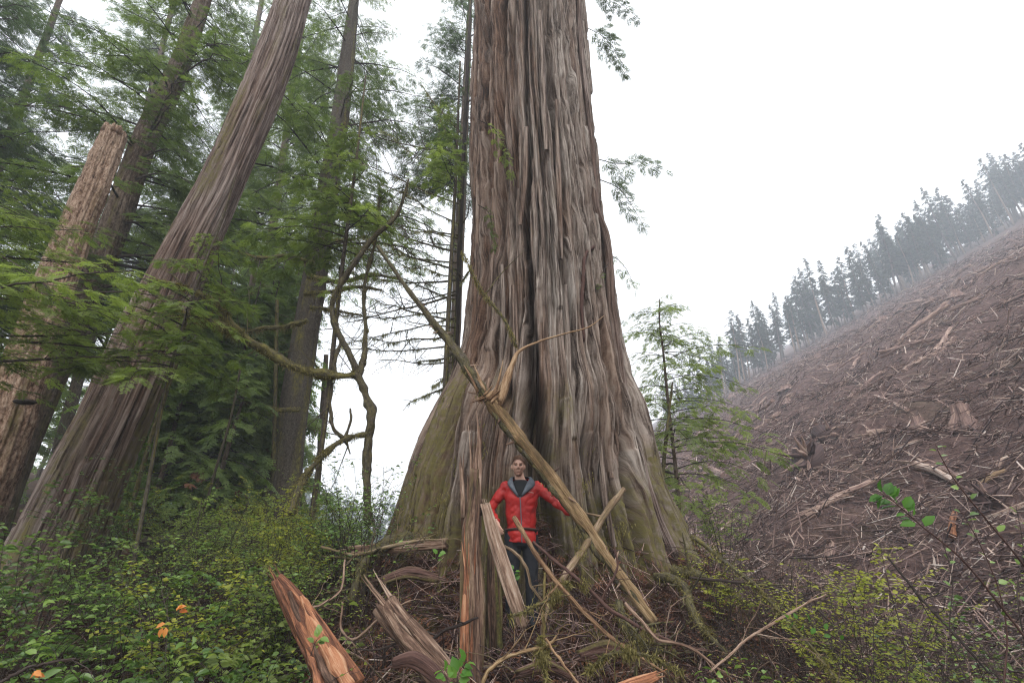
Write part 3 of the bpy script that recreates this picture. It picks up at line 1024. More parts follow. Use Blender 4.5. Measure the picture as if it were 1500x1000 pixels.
# ------------------------------------------------------------------ the other big trunks
def big_trunk(P, R, n, amp, fa, fl, seed, mossk=0.3, tint0=0.4, flare=0.0, rows=260):
    """trunk along P with bark furrows; finer columns all round"""
    P, R = resample(np.asarray(P, float), rows, np.asarray(R, float))
    T, N, B = frames(P)
    a = np.linspace(0, 2 * math.pi, n, endpoint=False)
    L = np.concatenate([[0], np.cumsum(np.linalg.norm(np.diff(P, axis=0), axis=1))])
    A = np.abs(a[None, :] - math.pi) * R.mean() + 0.08 * (n2(L[:, None] * 0.6, a[None, :] * 2, seed) - 0.5)
    A = np.broadcast_to(A, (rows, n))
    Lz = np.broadcast_to(L[:, None], (rows, n))
    ca, sa = np.cos(a)[None, :], np.sin(a)[None, :]
    w1 = n3(ca * 1.6, sa * 1.6, Lz * 0.25, seed + 1) - 0.5
    r1 = np.abs(2 * n3(ca * fa, sa * fa, Lz * fl, seed + 2) - 1) ** 0.6
    r2 = np.abs(2 * n3(ca * fa * 2.6, sa * fa * 2.6, Lz * fl * 2.0, seed + 3) - 1) ** 0.7
    r3 = n3(ca * fa * 6, sa * fa * 6, Lz * fl * 4, seed + 4)
    rr = R[:, None] * (1 + 0.16 * w1) + amp * ((r1 - 0.6) + 0.6 * (r2 - 0.6) + 0.35 * (r3 - 0.5))
    h1, g1, e1, u1 = plates(A + np.zeros_like(Lz), Lz, 9.0, 0.6, seed + 20)
    h2, g2, e2, u2 = plates(A + np.zeros_like(Lz), Lz, 24.0, 1.3, seed + 30)
    if amp > 0.01:
        rr = rr + amp * (0.8 * (h1 - 0.5) - 0.8 * g1 - 0.4 * e1 + 0.4 * (h2 - 0.5) - 0.3 * g2)
    if flare:
        k = np.exp(-L / 0.9)[:, None]
        rr = rr + k * flare * (0.4 + 1.2 * n3(ca * 1.8, sa * 1.8, Lz * 0.3, seed + 9))
    V = P[:, None, :] + rr[:, :, None] * (ca[..., None] * N[:, None, :] + sa[..., None] * B[:, None, :])
    i, j = np.meshgrid(np.arange(rows - 1), np.arange(n), indexing='ij')
    j2 = (j + 1) % n
    Qd = np.stack([i * n + j, i * n + j2, (i + 1) * n + j2, (i + 1) * n + j], -1).reshape(-1, 4)
    co = np.stack([A, Lz, np.full_like(A, seed * 1.7)], -1).reshape(-1, 3)
    moss = sstep(0.55, 0.85, 0.6 * n3(ca * 2, sa * 2, Lz * 0.6, seed + 7) + 0.4 * n3(ca * 5, sa * 5, Lz * 1.6, seed + 8) + mossk * np.exp(-Lz / 2.0) + mossk * 0.15)
    tint = tint0 + 0.2 * (r1 - 0.6) + 0.15 * w1 + 0.3 * (h1 - 0.5) + 0.3 * (h2 - 0.5)
    V = V.reshape(-1, 3)
    c = np.vstack([V, P[-1] + unit(P[-1] - P[-2]) * 0.02])
    j = np.arange(n)
    Tt = np.stack([np.full(n, rows * n), (rows - 1) * n + j, (rows - 1) * n + (j + 1) % n], -1)
    return MB().add(c, Qd, Tt, co=np.vstack([co, co[-1]]), tint=np.append(tint.ravel(), 0.5), moss=np.append(moss.ravel(), 0))


def px_path(pts, drop=0.5):
    """pts: (px, py, Y, width px) from the foot up -> centre line and radii, with the foot pushed into the ground"""
    P = np.array([at(a, b, Y) for a, b, Y, _ in pts])
    R = np.array([rpx(wd, b, Y) for a, b, Y, wd in pts])
    R = R * 0.97 / np.sqrt(1 + (P[:, 0] / P[:, 1]) ** 2)
    d = unit(P[0] - P[1])
    gz0 = gz(P[0][0], P[0][1])
    k = max(0.0, P[0][2] - gz0 + drop)
    if k > 0.05:
        foot = P[0] + d * k / max(0.4, -d[2])
        P = np.vstack([foot, P])
        R = np.append(R[0] * 1.12, R)
    d = unit(P[-1] - P[-2])
    return P, R


def extend(P, R, L, r1):
    d = unit(P[-1] - P[-2])
    return np.vstack([P, P[-1] + d * L * 0.5, P[-1] + d * L]), np.append(R, [R[-1] * 0.6 + r1 * 0.4, r1])


# big leaning cedar on the left
P, R = px_path([(6, 950, 7.5, 168), (80, 800, 7.5, 146), (130, 690, 7.5, 130), (174, 600, 7.5, 116), (216, 500, 7.5, 108), (262, 400, 7.5, 94), (333, 250, 7.5, 75), (397, 100, 7.5, 63), (430, 0, 7.5, 57)])
P, R = extend(P, R, 5, 0.33)
lc = thing('leaning_cedar', (P[0][0], P[0][1], gz(P[0][0], P[0][1]) - 0.2), 'thick stringy barked cedar leaning beside the bushes, largest of the left trunks', 'tree')
build('trunk', big_trunk(P, R, 230, 0.036, 5.0, 0.30, 11, 0.3, 0.52, 0.08, 300), M['cedar2'], lc)
LCP, LCR = P, R
# broken snag with a conk
P, R = px_path([(-60, 800, 7.2, 110), (0, 650, 7.2, 92), (35, 545, 7.2, 84), (75, 430, 7.2, 74), (112, 335, 7.2, 62), (142, 262, 7.2, 54), (168, 194, 7.2, 47)])
sn = thing('broken_snag', (P[0][0], P[0][1], gz(P[0][0], P[0][1]) - 0.2), 'pale broken off snag trunk with a snapped flat top and no branches', 'dead tree')
build('trunk', big_trunk(P, R, 150, 0.028, 4.2, 1.3, 12, 0.12, 0.45, 0.1, 260), M['snag'], sn)
top, tdir = P[-1], unit(P[-1] - P[-2])
q = np.random.RandomState(3)
mb = MB()
for k in range(26):
    a = q.uniform(0, 6.28)
    o = np.array([math.cos(a), math.sin(a), 0]) * R[-1] * q.uniform(0.6, 0.95)
    l = q.uniform(0.04, 0.24) * (1.6 if math.sin(a - 1.0) > 0.3 else 0.6)
    tube(mb, np.array([top + o - tdir * 0.12, top + o + tdir * l * 0.5, top + o * 1.02 + tdir * l]), [0.045, 0.035, 0.004], 5, tint=q.uniform(0.3, 0.9))
build('splinters', mb, M['snag'], sn)
c = at(37, 588, 6.72)
mb = MB()
prof = np.linspace(0, math.pi, 9)
for zz, sc in ((0.0, 0.55), (0.018, 0.9), (0.04, 1.0), (0.06, 0.8), (0.075, 0.45)):
    mb.add(np.array([[c[0] + 0.17 * sc * math.cos(a), c[1] - 0.15 * sc * math.sin(a) + 0.03, c[2] - zz + 0.03] for a in prof]), tint=0.2)
ii_, jj_ = np.meshgrid(np.arange(4), np.arange(8), indexing='ij')
mb.Q.append(np.stack([ii_ * 9 + jj_, ii_ * 9 + jj_ + 1, (ii_ + 1) * 9 + jj_ + 1, (ii_ + 1) * 9 + jj_], -1).reshape(-1, 4))
mb.T.append(np.vstack([[[0, k + 1, k] for k in range(1, 8)], [[36, 36 + k, 37 + k] for k in range(1, 8)]]))
build('shelf_fungus', mb, M['twig'], sn)


def conifer(name, label, P, R, wood, protos, seed, zr, n, Lr, az=None, group=None, amp=0.02, ncol=90, rows=160, moss=0.25, cat='tree', fa=3.4, fl=0.9, flare=0.15):
    q = np.random.RandomState(seed)
    t = thing(name, (P[0][0], P[0][1], gz(P[0][0], P[0][1]) - 0.1), label, cat, group)
    build('trunk', big_trunk(P, R, ncol, amp, fa, fl, seed, moss, 0.4, flare, rows), wood, t)
    zz = P[:, 2]
    for k in range(n):
        z = zr[0] + (zr[1] - zr[0]) * (k + q.rand()) / n
        p = np.array([np.interp(z, zz, P[:, c]) for c in range(3)])
        r = np.interp(z, zz, R)
        a = q.uniform(0, 2 * math.pi) if az is None else math.radians(q.uniform(*az))
        f = (z - zr[0]) / (zr[1] - zr[0])
        L = (Lr[0] * f + Lr[1] * (1 - f)) * q.uniform(0.75, 1.15)
        add_limb(t, protos, p + np.array([math.cos(a), math.sin(a), 0]) * r * 0.8, a, L, q, q.normal(0, 0.12))
    return t


PR_GREEN = limb_protos(7, 2.6, 501, M['hemleaf'], TPL_MID, 0.36, 0.185, tint=(0.25, 0.75))
PR_DARK = limb_protos(6, 3.0, 502, M['darkleaf'], TPL_MID, 0.40, 0.20, droop=0.45, hang=0.25)
PR_SAP = limb_protos(6, 1.3, 503, M['brightleaf'], TPL_HI, 0.20, 0.105, r0=0.011, droop=0.45, tint=(0.15, 0.85), hang=0.3)
PR_FAN = limb_protos(5, 2.2, 504, M['brightleaf'], TPL_HI, 0.19, 0.135, r0=0.014, rise=0.12, droop=0.22, side=0.5, tint=(0.2, 0.9))
PR_AIRY = limb_protos(6, 1.3, 505, M['brightleaf'], TPL_HI, 0.19, 0.125, r0=0.009, rise=0.28, droop=0.5, start=0.22, side=0.38, tint=(0.3, 0.8), hang=0.5)

# dark hemlock between the snag and the leaning cedar
P, R = px_path([(-10, 720, 9.5, 90), (45, 600, 9.5, 80), (100, 480, 9.5, 66), (152, 370, 9.5, 54), (212, 205, 9.5, 44), (252, 125, 9.5, 38), (300, -5, 9.5, 28)])
P, R = extend(P, R, 6, 0.06)
conifer('hemlock_tree', 'dark barked hemlock with drooping green boughs rising behind the broken snag', P, R, M['hemlock'], PR_GREEN, 21, (6.0, 19.5), 90, (1.4, 3.3), group=None, ncol=140, rows=220)
# hemlock whose boughs come in from the left edge
P = np.array([at(-330, 720, 9.0), at(-120, 200, 9.0), at(-20, -60, 9.0)])
P, R = extend(*px_path([(-330, 760, 9.0, 80), (-140, 250, 9.0, 50), (-40, 0, 9.0, 36)]), 5, 0.06)
conifer('hemlock_tree', 'dark hemlock at the left picture edge reaching in with layered boughs', P, R, M['hemlock'], PR_DARK, 22, (5.5, 18), 84, (1.8, 4.2), az=(-50, 80), ncol=60, rows=90)
# mossy hemlock in the middle left
P, R = px_path([(408, 770, 13.0, 66), (420, 680, 13.0, 50), (432, 590, 13.0, 46), (446, 500, 13.0, 42), (462, 400, 13.0, 38), (480, 280, 13.0, 34), (500, 160, 13.0, 28), (512, 60, 13.0, 22)])
P, R = extend(P, R, 6, 0.08)
conifer('hemlock_tree', 'mossy dark trunked hemlock standing left of the crooked alder', P, R, M['mossy'], PR_GREEN, 23, (10.0, 24), 66, (1.8, 3.9), ncol=110, rows=200, moss=0.2)
# second hemlock behind it, filling the top centre
P, R = px_path([(657, 720, 15.5, 22), (671, 400, 15.5, 16), (686, 60, 15.5, 10)])
P, R = extend(P, R, 5, 0.05)
conifer('hemlock_tree', 'slim hemlock with dense dark hanging boughs directly behind the black dead tree', P, R, M['hemlock'], PR_DARK, 24, (14.0, 28), 80, (1.6, 3.4), ncol=40, rows=90)
# bright sapling in front of the mossy trunk
P, R = px_path([(455, 770, 7.6, 9), (478, 600, 7.6, 8), (500, 400, 7.6, 7), (520, 250, 7.6, 5), (536, 110, 7.6, 2.5)])
conifer('hemlock_sapling', 'slender hemlock sapling with bright feathery green sprays right of the leaning cedar', P, R, M['mossy'], PR_SAP, 25, (6.5, 9.7), 46, (0.5, 1.9), ncol=12, rows=60, amp=0.004, moss=0.3, flare=0.02)
P, R = px_path([(640, 770, 8.3, 9), (650, 600, 8.3, 8), (660, 400, 8.3, 7), (668, 250, 8.3, 5), (674, 90, 8.3, 2.5)])
conifer('hemlock_sapling', 'slender hemlock sapling whose bright sprays hang beside the black dead tree', P, R, M['mossy'], PR_SAP, 28, (8.6, 11.2), 20, (0.5, 1.4), az=(110, 270), ncol=12, rows=60, amp=0.004, moss=0.3, flare=0.02)
# low left sapling with wide fans of bright foliage
P, R = px_path([(-300, 800, 4.7, 16), (-150, 450, 4.7, 12), (-70, 250, 4.7, 8), (-30, 150, 4.7, 3)])
conifer('hemlock_sapling', 'young hemlock at the left edge with flat fans of bright foliage crossing the trunks', P, R, M['hemlock'], PR_FAN, 26, (3.1, 5.9), 15, (1.2, 3.3), az=(-12, 42), ncol=16, rows=50, amp=0.004, flare=0.02)
P, R = px_path([(215, 720, 6.0, 6), (245, 560, 6.0, 6), (280, 440, 6.0, 5), (322, 330, 6.0, 4), (345, 260, 6.0, 2)])
conifer('hemlock_sapling', 'thin hemlock sapling growing right in front of the leaning cedar trunk', P, R, M['mossy'], PR_SAP, 27, (3.5, 5.9), 30, (0.5, 1.5), ncol=10, rows=50, amp=0.003, flare=0.02)

for k, (pp, lab, zr, n, Lr) in enumerate([
        ([(345, 690, 21.0, 20), (390, 400, 21.0, 15), (445, 20, 21.0, 9)], 'green hemlock behind the leaning cedar top with dense layered boughs', (13, 35), 90, (2.4, 5.0)),
        ([(75, 700, 19.0, 24), (155, 400, 19.0, 17), (250, 20, 19.0, 10)], 'green hemlock behind the dark barked hemlock with dense layered boughs', (11, 33), 96, (2.4, 4.8)),
        ([(-190, 760, 14.0, 34), (-60, 400, 14.0, 25), (80, 20, 14.0, 14)], 'hemlock in the upper left corner behind the snag with dense layered boughs', (8, 25), 84, (1.8, 3.8)),
        ([(250, 690, 24.0, 20), (310, 400, 24.0, 15), (380, 20, 24.0, 9)], 'hazy hemlock farthest back between the leaning cedar and the mossy trunk', (15, 40), 90, (2.6, 5.4))]):
    P, R = px_path(pp)
    P, R = extend(P, R, 4, 0.05)
    conifer('hemlock_tree', lab, P, R, M['hemlock'], PR_GREEN if k != 2 else PR_DARK, 240 + k, zr, n, Lr, ncol=40, rows=80)

# black slender dead tree close to the giant cedar, bare low branches
P, R = px_path([(652, 760, 9.6, 11), (660, 600, 9.6, 10), (668, 500, 9.6, 9), (676, 300, 9.6, 7.5), (684, 120, 9.6, 5.5), (690, -20, 9.6, 4)])
P, R = extend(P, R, 2, 0.02)
dt = thing('dead_tree', (P[0][0], P[0][1], gz(P[0][0], P[0][1]) - 0.1), 'slender black dead tree with bare spreading branches close to the giant cedar', 'dead tree')
build('trunk', big_trunk(P, R, 20, 0.008, 3, 1.0, 31, 0.1, 0.2, 0.05, 120), M['twig'], dt)
q = np.random.RandomState(31)


def bare_branch(mb, P, r, q, depth=0, tint=0.3, moss=0.2, minr=0.0025):
    n = len(P)
    tube(mb, P, np.linspace(r, max(minr, r * 0.25), n), 6 if r > 0.012 else 4, 0.15, q.randint(999), tint=tint, moss=moss, cap=False)
    L = np.linalg.norm(P[-1] - P[0])
    if depth >= 2 or L < 0.25:
        return
    for k in range(int(2 + L * (4.6 if depth == 0 else 3.0))):
        u = q.uniform(0.2, 0.97)
        i = min(int(u * (n - 1)), n - 2)
        p = P[i] + (P[i + 1] - P[i]) * (u * (n - 1) - i)
        d = unit(P[i + 1] - P[i])
        s = unit(q.normal(0, 1, 3))
        d2 = unit(d * q.uniform(0.3, 1.0) + s * 0.8)
        l2 = L * q.uniform(0.18, 0.45) * (1.1 - 0.5 * u)
        m = 6
        t = np.linspace(0, 1, m)[:, None]
        P2 = p + d2 * l2 * t + np.cumsum(q.normal(0, 0.05 * l2, (m, 3)), axis=0) * t - UP * 0.12 * l2 * t ** 2
        bare_branch(mb, P2, max(minr, r * q.uniform(0.3, 0.5)), q, depth + 1, tint, moss, minr)


for k, (y0, x1, y1, Y1) in enumerate([(530, 560, 522, 8.6), (505, 500, 512, 9.0), (470, 545, 440, 8.8), (455, 480, 470, 9.8), (430, 530, 470, 8.2), (410, 500, 408, 9.6), (395, 555, 360, 8.8), (370, 520, 330, 9.2), (350, 470, 300, 9.8), (330, 545, 262, 8.8), (300, 500, 235, 9.6), (270, 560, 180, 9.0), (230, 520, 190, 9.8), (200, 610, 120, 9.0), (420, 700, 380, 9.2), (560, 600, 590, 9.0), (330, 705, 290, 9.2), (250, 640, 150, 10.2), (540, 640, 560, 8.8), (490, 560, 500, 8.9), (480, 590, 455, 9.3), (440, 570, 400, 9.9), (405, 600, 385, 8.7), (385, 490, 365, 9.5), (360, 590, 345, 9.9), (345, 560, 315, 8.5), (515, 610, 540, 9.9), (465, 500, 495, 8.4), (425, 585, 445, 10.2)]):
    z0 = at(670, y0, 9.6)[2]
    p = np.array([np.interp(z0, P[:, 2], P[:, c]) for c in range(3)])
    e = at(x1, y1, Y1)
    m = 8
    t = np.linspace(0, 1, m)[:, None]
    BP = p + (e - p) * t + np.cumsum(q.normal(0, 0.05, (m, 3)), axis=0) * t - UP * 0.25 * t * (1 - t)
    mb = MB()
    bare_branch(mb, BP, q.uniform(0.018, 0.032), q, 0, 0.35, 0.3)
    b = build('branch', mb, M['mossy'], dt)
    if k % 4:
        mb = MB()
        fuzz(mb, resample(BP, 30), 0.018, q, 260, 0.01, 0.05, 0.004)
        strands(mb, resample(BP, 30), q, 420, 0.04, 0.2, 0.005, 0.015, tint=(0.2, 0.8))
        build('moss', mb, M['lichen'], b, smooth=False)
# live dark top of that tree's neighbour is the slim hemlock above

# ------------------------------------------------------------------ crooked mossy alder
ALY = 7.6
al = thing('crooked_alder', (*at(541, 745, ALY)[:2], gz(*at(541, 745, ALY)[:2]) - 0.1), 'crooked mossy forked small tree standing in the bright gap', 'tree')
q = np.random.RandomState(41)


def limb(parent, pts, wds, Y, mossy=0.6, n=60, strandn=0, name='limb', nside=0, seed=1, ln=(0.03, 0.14), fine=10):
    Ys = np.interp(np.linspace(0, 1, len(pts)), np.linspace(0, 1, len(Y)), Y) if hasattr(Y, '__len__') else np.full(len(pts), Y)
    P = np.array([at(a, b, y) for (a, b), y in zip(pts, Ys)])
    R = np.array([rpx(wd, b, y) for (a, b), wd, y in zip(pts, wds, Ys)])
    P, R = resample(P, n, R)
    P = P + 0.02 * (np.stack([n2(np.linspace(0, n / 6, n), k, seed) for k in range(3)], -1) - 0.5)
    mb = MB()
    Rw = R * (0.72 + 0.75 * n2(np.linspace(0, n / 4.0, n), seed * 1.0, 4) * min(1.0, mossy + 0.3))
    Rw = Rw * 0.8
    tube(mb, P, Rw, fine, 0.45, seed, tint=0.4, moss=mossy, bark=(0.008, 2.5, 4))
    qq = np.random.RandomState(seed)
    for k in range(nside):
        u = qq.uniform(0.15, 0.98)
        i = int(u * (n - 2))
        d = unit(unit(P[i + 1] - P[i]) * 0.6 + unit(qq.normal(0, 1, 3)) * [1, 0.6, 1])
        l2 = qq.uniform(0.35, 1.1)
        t = np.linspace(0, 1, 7)[:, None]
        bare_branch(mb, P[i] + d * l2 * t + np.cumsum(qq.normal(0, 0.03, (7, 3)), axis=0) * t, 0.010, qq, 1, 0.3, mossy * 0.6)
    o = build(name, mb, M['mossy'], parent)
    if strandn:
        mb = MB()
        strands(mb, P, qq, strandn // 3, ln[0], ln[1], 0.005, R.mean() * 0.6)
        fuzz(mb, P, R, qq, int(strandn * 1.6))
        build('moss', mb, M['mossm'], o, smooth=False)
    return P


limb(al, [(541, 770), (540, 745), (537, 690), (539, 640), (545, 606), (535, 575), (524, 548)], [17, 16, 14, 15, 17, 14, 15], ALY, 0.35, seed=51, name='trunk', fine=16)
limb(al, [(524, 548), (494, 551), (455, 545), (420, 532), (385, 512), (355, 492), (332, 470), (325, 448), (330, 425)], [13, 13, 13, 13, 13, 13, 12, 9, 6], (7.6, 6.6), 0.9, strandn=1500, seed=52, nside=10)
limb(al, [(355, 492), (320, 478), (285, 465), (255, 458)], [13, 15, 15, 8], (6.7, 6.3), 1.0, strandn=1600, seed=53, nside=4, ln=(0.04, 0.16))
limb(al, [(332, 460), (310, 440), (290, 430), (262, 420), (235, 412), (222, 415)], [10, 10, 9, 9, 8, 5], (6.6, 6.2), 0.9, strandn=900, seed=54, nside=6)
limb(al, [(524, 548), (510, 515), (493, 480), (487, 448), (498, 418), (520, 385), (545, 350), (575, 322), (592, 290), (598, 262)], [13, 11, 11, 11, 11, 10, 9, 7, 5, 3], (7.6, 6.9), 0.3, strandn=500, seed=55, nside=12)
limb(al, [(526, 552), (534, 520), (536, 480), (533, 430), (540, 390), (552, 340), (556, 270)], [10, 9, 8, 7, 7, 5, 3], (7.6, 8.0), 0.4, strandn=500, seed=56, nside=12)
limb(al, [(541, 636), (515, 640), (490, 652), (468, 670), (450, 695), (436, 722), (424, 755)], [8, 9, 9, 10, 12, 14, 15], (7.6, 7.0), 0.6, strandn=900, seed=57, nside=5, ln=(0.03, 0.1))
limb(al, [(487, 560), (484, 590), (487, 625), (505, 645), (512, 665)], [6, 6, 6, 7, 3], (7.6, 7.5), 0.3, seed=58, nside=3, n=30)
limb(al, [(494, 551), (490, 530), (500, 500)], [7, 6, 6], 7.5, 0.3, seed=59, nside=2, n=20)
limb(al, [(505, 640), (514, 615), (512, 598)], [6, 5, 3], 7.6, 0.2, seed=60, n=16)
# long mossy lateral boughs in the middle left
for k, (pts, wd, Y) in enumerate([([(450, 470), (420, 478), (380, 482), (345, 490)], 8, 10.5), ([(445, 430), (480, 428), (520, 420), (560, 425)], 7, 10.5), ([(452, 405), (500, 412), (545, 402), (590, 410)], 8, 10.0), ([(440, 600), (405, 600), (375, 592), (345, 582)], 9, 12.0), ([(455, 450), (490, 455), (530, 462)], 6, 10.5), ([(458, 385), (420, 375), (385, 378), (350, 370)], 7, 11.0), ([(462, 350), (500, 352), (540, 345)], 6, 11.0)]):
    t = thing('mossy_bough', at(*pts[0], Y), ['lichen hung bough, lowest but one on the mossy trunk', 'bare mossy bough right of the mossy trunk at mid height', 'long mossy bough crossing the bright gap below the sapling sprays', 'thick mossy stub bough low on the mossy trunk', 'short lichen bough between two longer boughs right of the mossy trunk', 'mossy bough on the upper left of the mossy trunk', 'highest bare mossy bough right of the mossy trunk'][k], 'branch')
    limb(t, pts, [wd] + [wd * 0.8] * (len(pts) - 2) + [wd * 0.4], Y, 0.9, n=30, strandn=900, seed=70 + k, nside=5, name='bough', ln=(0.08, 0.34))

# ------------------------------------------------------------------ young forest behind on the left
q = np.random.RandomState(61)


def young_template(name, h, L0, seed, leaf, nl=56, size=0.75, tpl=TPL_LOW, crown0=0.08, trunk_r=0.10, label=None, cat='tree', group=None, spacing=0.42, wood=None):
    qq = np.random.RandomState(seed)
    t = thing(name, (0, 0, -500), label, cat, group)
    org = np.array([0, 0, -500.0])
    zz = np.linspace(0, h, 14)
    P = org + np.stack([0.12 * np.sin(zz * 0.5 + seed), 0.12 * np.cos(zz * 0.4), zz], -1)
    build('trunk', tube(MB(), P, np.linspace(trunk_r, 0.015, 14), 8, 0.1, seed, tint=0.5), wood or M['hemlock'], t)
    wd, lf = MB(), MB()
    for k in range(nl):
        f = crown0 + (1 - crown0) * (k + qq.rand()) / nl
        z = f * h * 0.98
        a = qq.uniform(0, 6.283)
        L = L0 * (1 - f) ** 0.75 * qq.uniform(0.6, 1.15) + 0.25
        p = np.array([np.interp(z, zz, P[:, c]) for c in range(3)])
        LP = limb_path(p, a, L, 0.1 + qq.normal(0, 0.12), 0.4, qq, 6)
        foliage_limb(wd, lf, LP, 0.02, qq, tpl, size, spacing, start=0.15, side_len=0.4, tint=(0.15, 0.8), hang=0.2, wn=3)
    build('branches', wd, M['twig'], t)
    build('crown', lf, leaf, t)
    return t


yt = [young_template('young_conifer', 9, 2.2, 1, M['midleaf'], 64, spacing=0.36), young_template('young_conifer', 13, 2.6, 2, M['midleaf'], 58, crown0=0.15), young_template('young_conifer', 17, 2.8, 3, M['midleaf'], 64, crown0=0.25, trunk_r=0.16), young_template('young_conifer', 6, 1.6, 4, M['midleaf'], 34, size=0.6)]
spots = [(220, 15.5, 0, 1.0), (300, 17.5, 3, 0.9), (-60, 17, 1, 1.1), (240, 12.6, 3, 0.8), (312, 13.6, 3, 0.9), (372, 14.2, 3, 0.8), (196, 12.4, 3, 0.8), (285, 15.5, 0, 0.9), (345, 16.5, 0, 0.9), (255, 13.5, 3, 0.8), (130, 15, 3, 1.0), (365, 15.5, 3, 0.75), (345, 20, 1, 1.0), (190, 20, 2, 1.0), (372, 27, 2, 1.0), (240, 29, 2, 1.1), (90, 22, 1, 1.2), (20, 20, 2, 1.0), (390, 36, 0, 1.4), (60, 30, 1, 1.2), (235, 11.5, 0, 0.75), (275, 12.5, 0, 0.85), (315, 13, 0, 0.9), (350, 14, 1, 0.7), (392, 14.5, 0, 0.9), (300, 16, 1, 0.8), (262, 15, 1, 0.75), (340, 17, 1, 0.9), (380, 18, 1, 0.9), (205, 13.5, 0, 0.8), (330, 11.8, 3, 0.9)]
for k, (px, Y, kk, sc) in enumerate(spots):
    o = yt[kk] if kk is not None and yt[kk].location.z < -400 else copy_tree(yt[kk])
    x = at(px, 700, Y)[0]
    o.location = (x, Y, gz(x, Y) - 0.1)
    o.rotation_euler = (0, 0, q.uniform(0, 6.28))
    o.scale = (sc, sc, sc * q.uniform(0.9, 1.1))
    o['group'] = 'young conifers in the hazy woods on the left'
    o['label'] = 'hazy green young conifer crowded among others in the woods behind the left trunks'
# bare poles and thin trunks among them
for k, (pts, wd, mat, lab) in enumerate([([(300, 745), (318, 680), (338, 612), (352, 540)], 5, 'twig', 'black leaning dead pole behind the low bushes, left of the mossy trunk'), ([(296, 740), (312, 660), (336, 590), (356, 500), (372, 400)], 13, 'hemlock', 'reddish brown slim trunk in the woods behind the black pole'), ([(176, 800), (196, 730), (222, 640), (262, 520), (290, 430)], 9, 'mossy', 'moss sleeved thin trunk immediately right of the leaning cedar'), ([(400, 720), (402, 640), (404, 540), (406, 440)], 8, 'mossy', 'thin dark mossy stem touching the left side of the mossy trunk'), ([(462, 760), (470, 640), (478, 520)], 10, 'hemlock', 'pale grey trunk fading in mist right of the mossy trunk'), ([(246, 700), (262, 610), (280, 520)], 6, 'hemlock', 'thin dark stem among young conifers nearest the moss sleeved trunk'), ([(360, 700), (372, 620), (386, 520)], 5, 'hemlock', 'thin dark stem among young conifers halfway to the mossy trunk')]):
    Y = [10.5, 14.5, 9.0, 12.6, 19, 13, 17][k]
    P, R = px_path([(a, b, Y, wd * (1 - 0.35 * j / len(pts))) for j, (a, b) in enumerate(pts)])
    P, R = resample(P, 40, R)
    t = thing('thin_trunk', (P[0][0], P[0][1], gz(P[0][0], P[0][1]) - 0.1), lab, 'tree')
    build('trunk', tube(MB(), P, R, 10, 0.2, 80 + k, tint=0.4, moss=0.7 if mat == 'mossy' else 0.2), M[mat], t)
    qq = np.random.RandomState(90 + k)
    for j in range(9):
        i = qq.randint(8, 38)
        a = qq.uniform(0, 6.28)
        LP = limb_path(P[i], a, qq.uniform(0.3, 0.9), 0.1, 0.3, qq, 6)
        mb = MB()
        bare_branch(mb, LP, max(0.006, R[i] * 0.25), qq, 1, 0.3, 0.3)
        build('branch', mb, M['mossy'] if mat == 'mossy' else M['twig'], t)

# ------------------------------------------------------------------ young hemlock on the right, at the edge of the clearing
P, R = px_path([(996, 765, 9.6, 8), (990, 690, 9.6, 6.5), (981, 610, 9.6, 5), (972, 520, 9.6, 3.6), (966, 470, 9.6, 2.4), (966, 438, 9.6, 1.5)])
q = np.random.RandomState(77)
yh = thing('young_hemlock', (P[0][0], P[0][1], gz(P[0][0], P[0][1])), 'thin young hemlock with airy drooping sprays right of the giant cedar', 'tree')
P, R = resample(P, 60, R)
build('trunk', tube(MB(), P, R, 8, 0.15, 5, tint=0.5), M['hemlock'], yh)
for k in range(84):
    f = 0.30 + 0.69 * (k + q.rand()) / 84
    i = int(f * 59)
    a = q.uniform(0, 6.28)
    if q.rand() < 0.35:
        a = q.uniform(-0.9, 0.9)
    h = P[i][2]
    L = np.interp(f, [0.3, 0.6, 0.85, 1.0], [2.0, 1.7, 0.95, 0.4]) * q.uniform(0.65, 1.15)
    add_limb(yh, PR_AIRY, P[i], a, L, q, q.normal(0, 0.1))
P2, R2 = px_path([(967, 735, 8.8, 7), (975, 650, 8.8, 6), (985, 560, 8.8, 3)])
t = thing('thin_trunk', (P2[0][0], P2[0][1], gz(P2[0][0], P2[0][1])), 'thin bare mossy stem between the giant cedar and the young hemlock', 'tree')
P2, R2 = resample(P2, 30, R2)
build('trunk', tube(MB(), P2, R2, 8, 0.2, 6, moss=0.6), M['mossy'], t)
for k in range(8):
    i = q.randint(8, 29)
    mb = MB()
    bare_branch(mb, limb_path(P2[i], q.uniform(0, 6.28), q.uniform(0.4, 1.0), 0.1, 0.2, q, 6), 0.007, q, 1, 0.3, 0.4)
    build('branch', mb, M['mossy'], t)

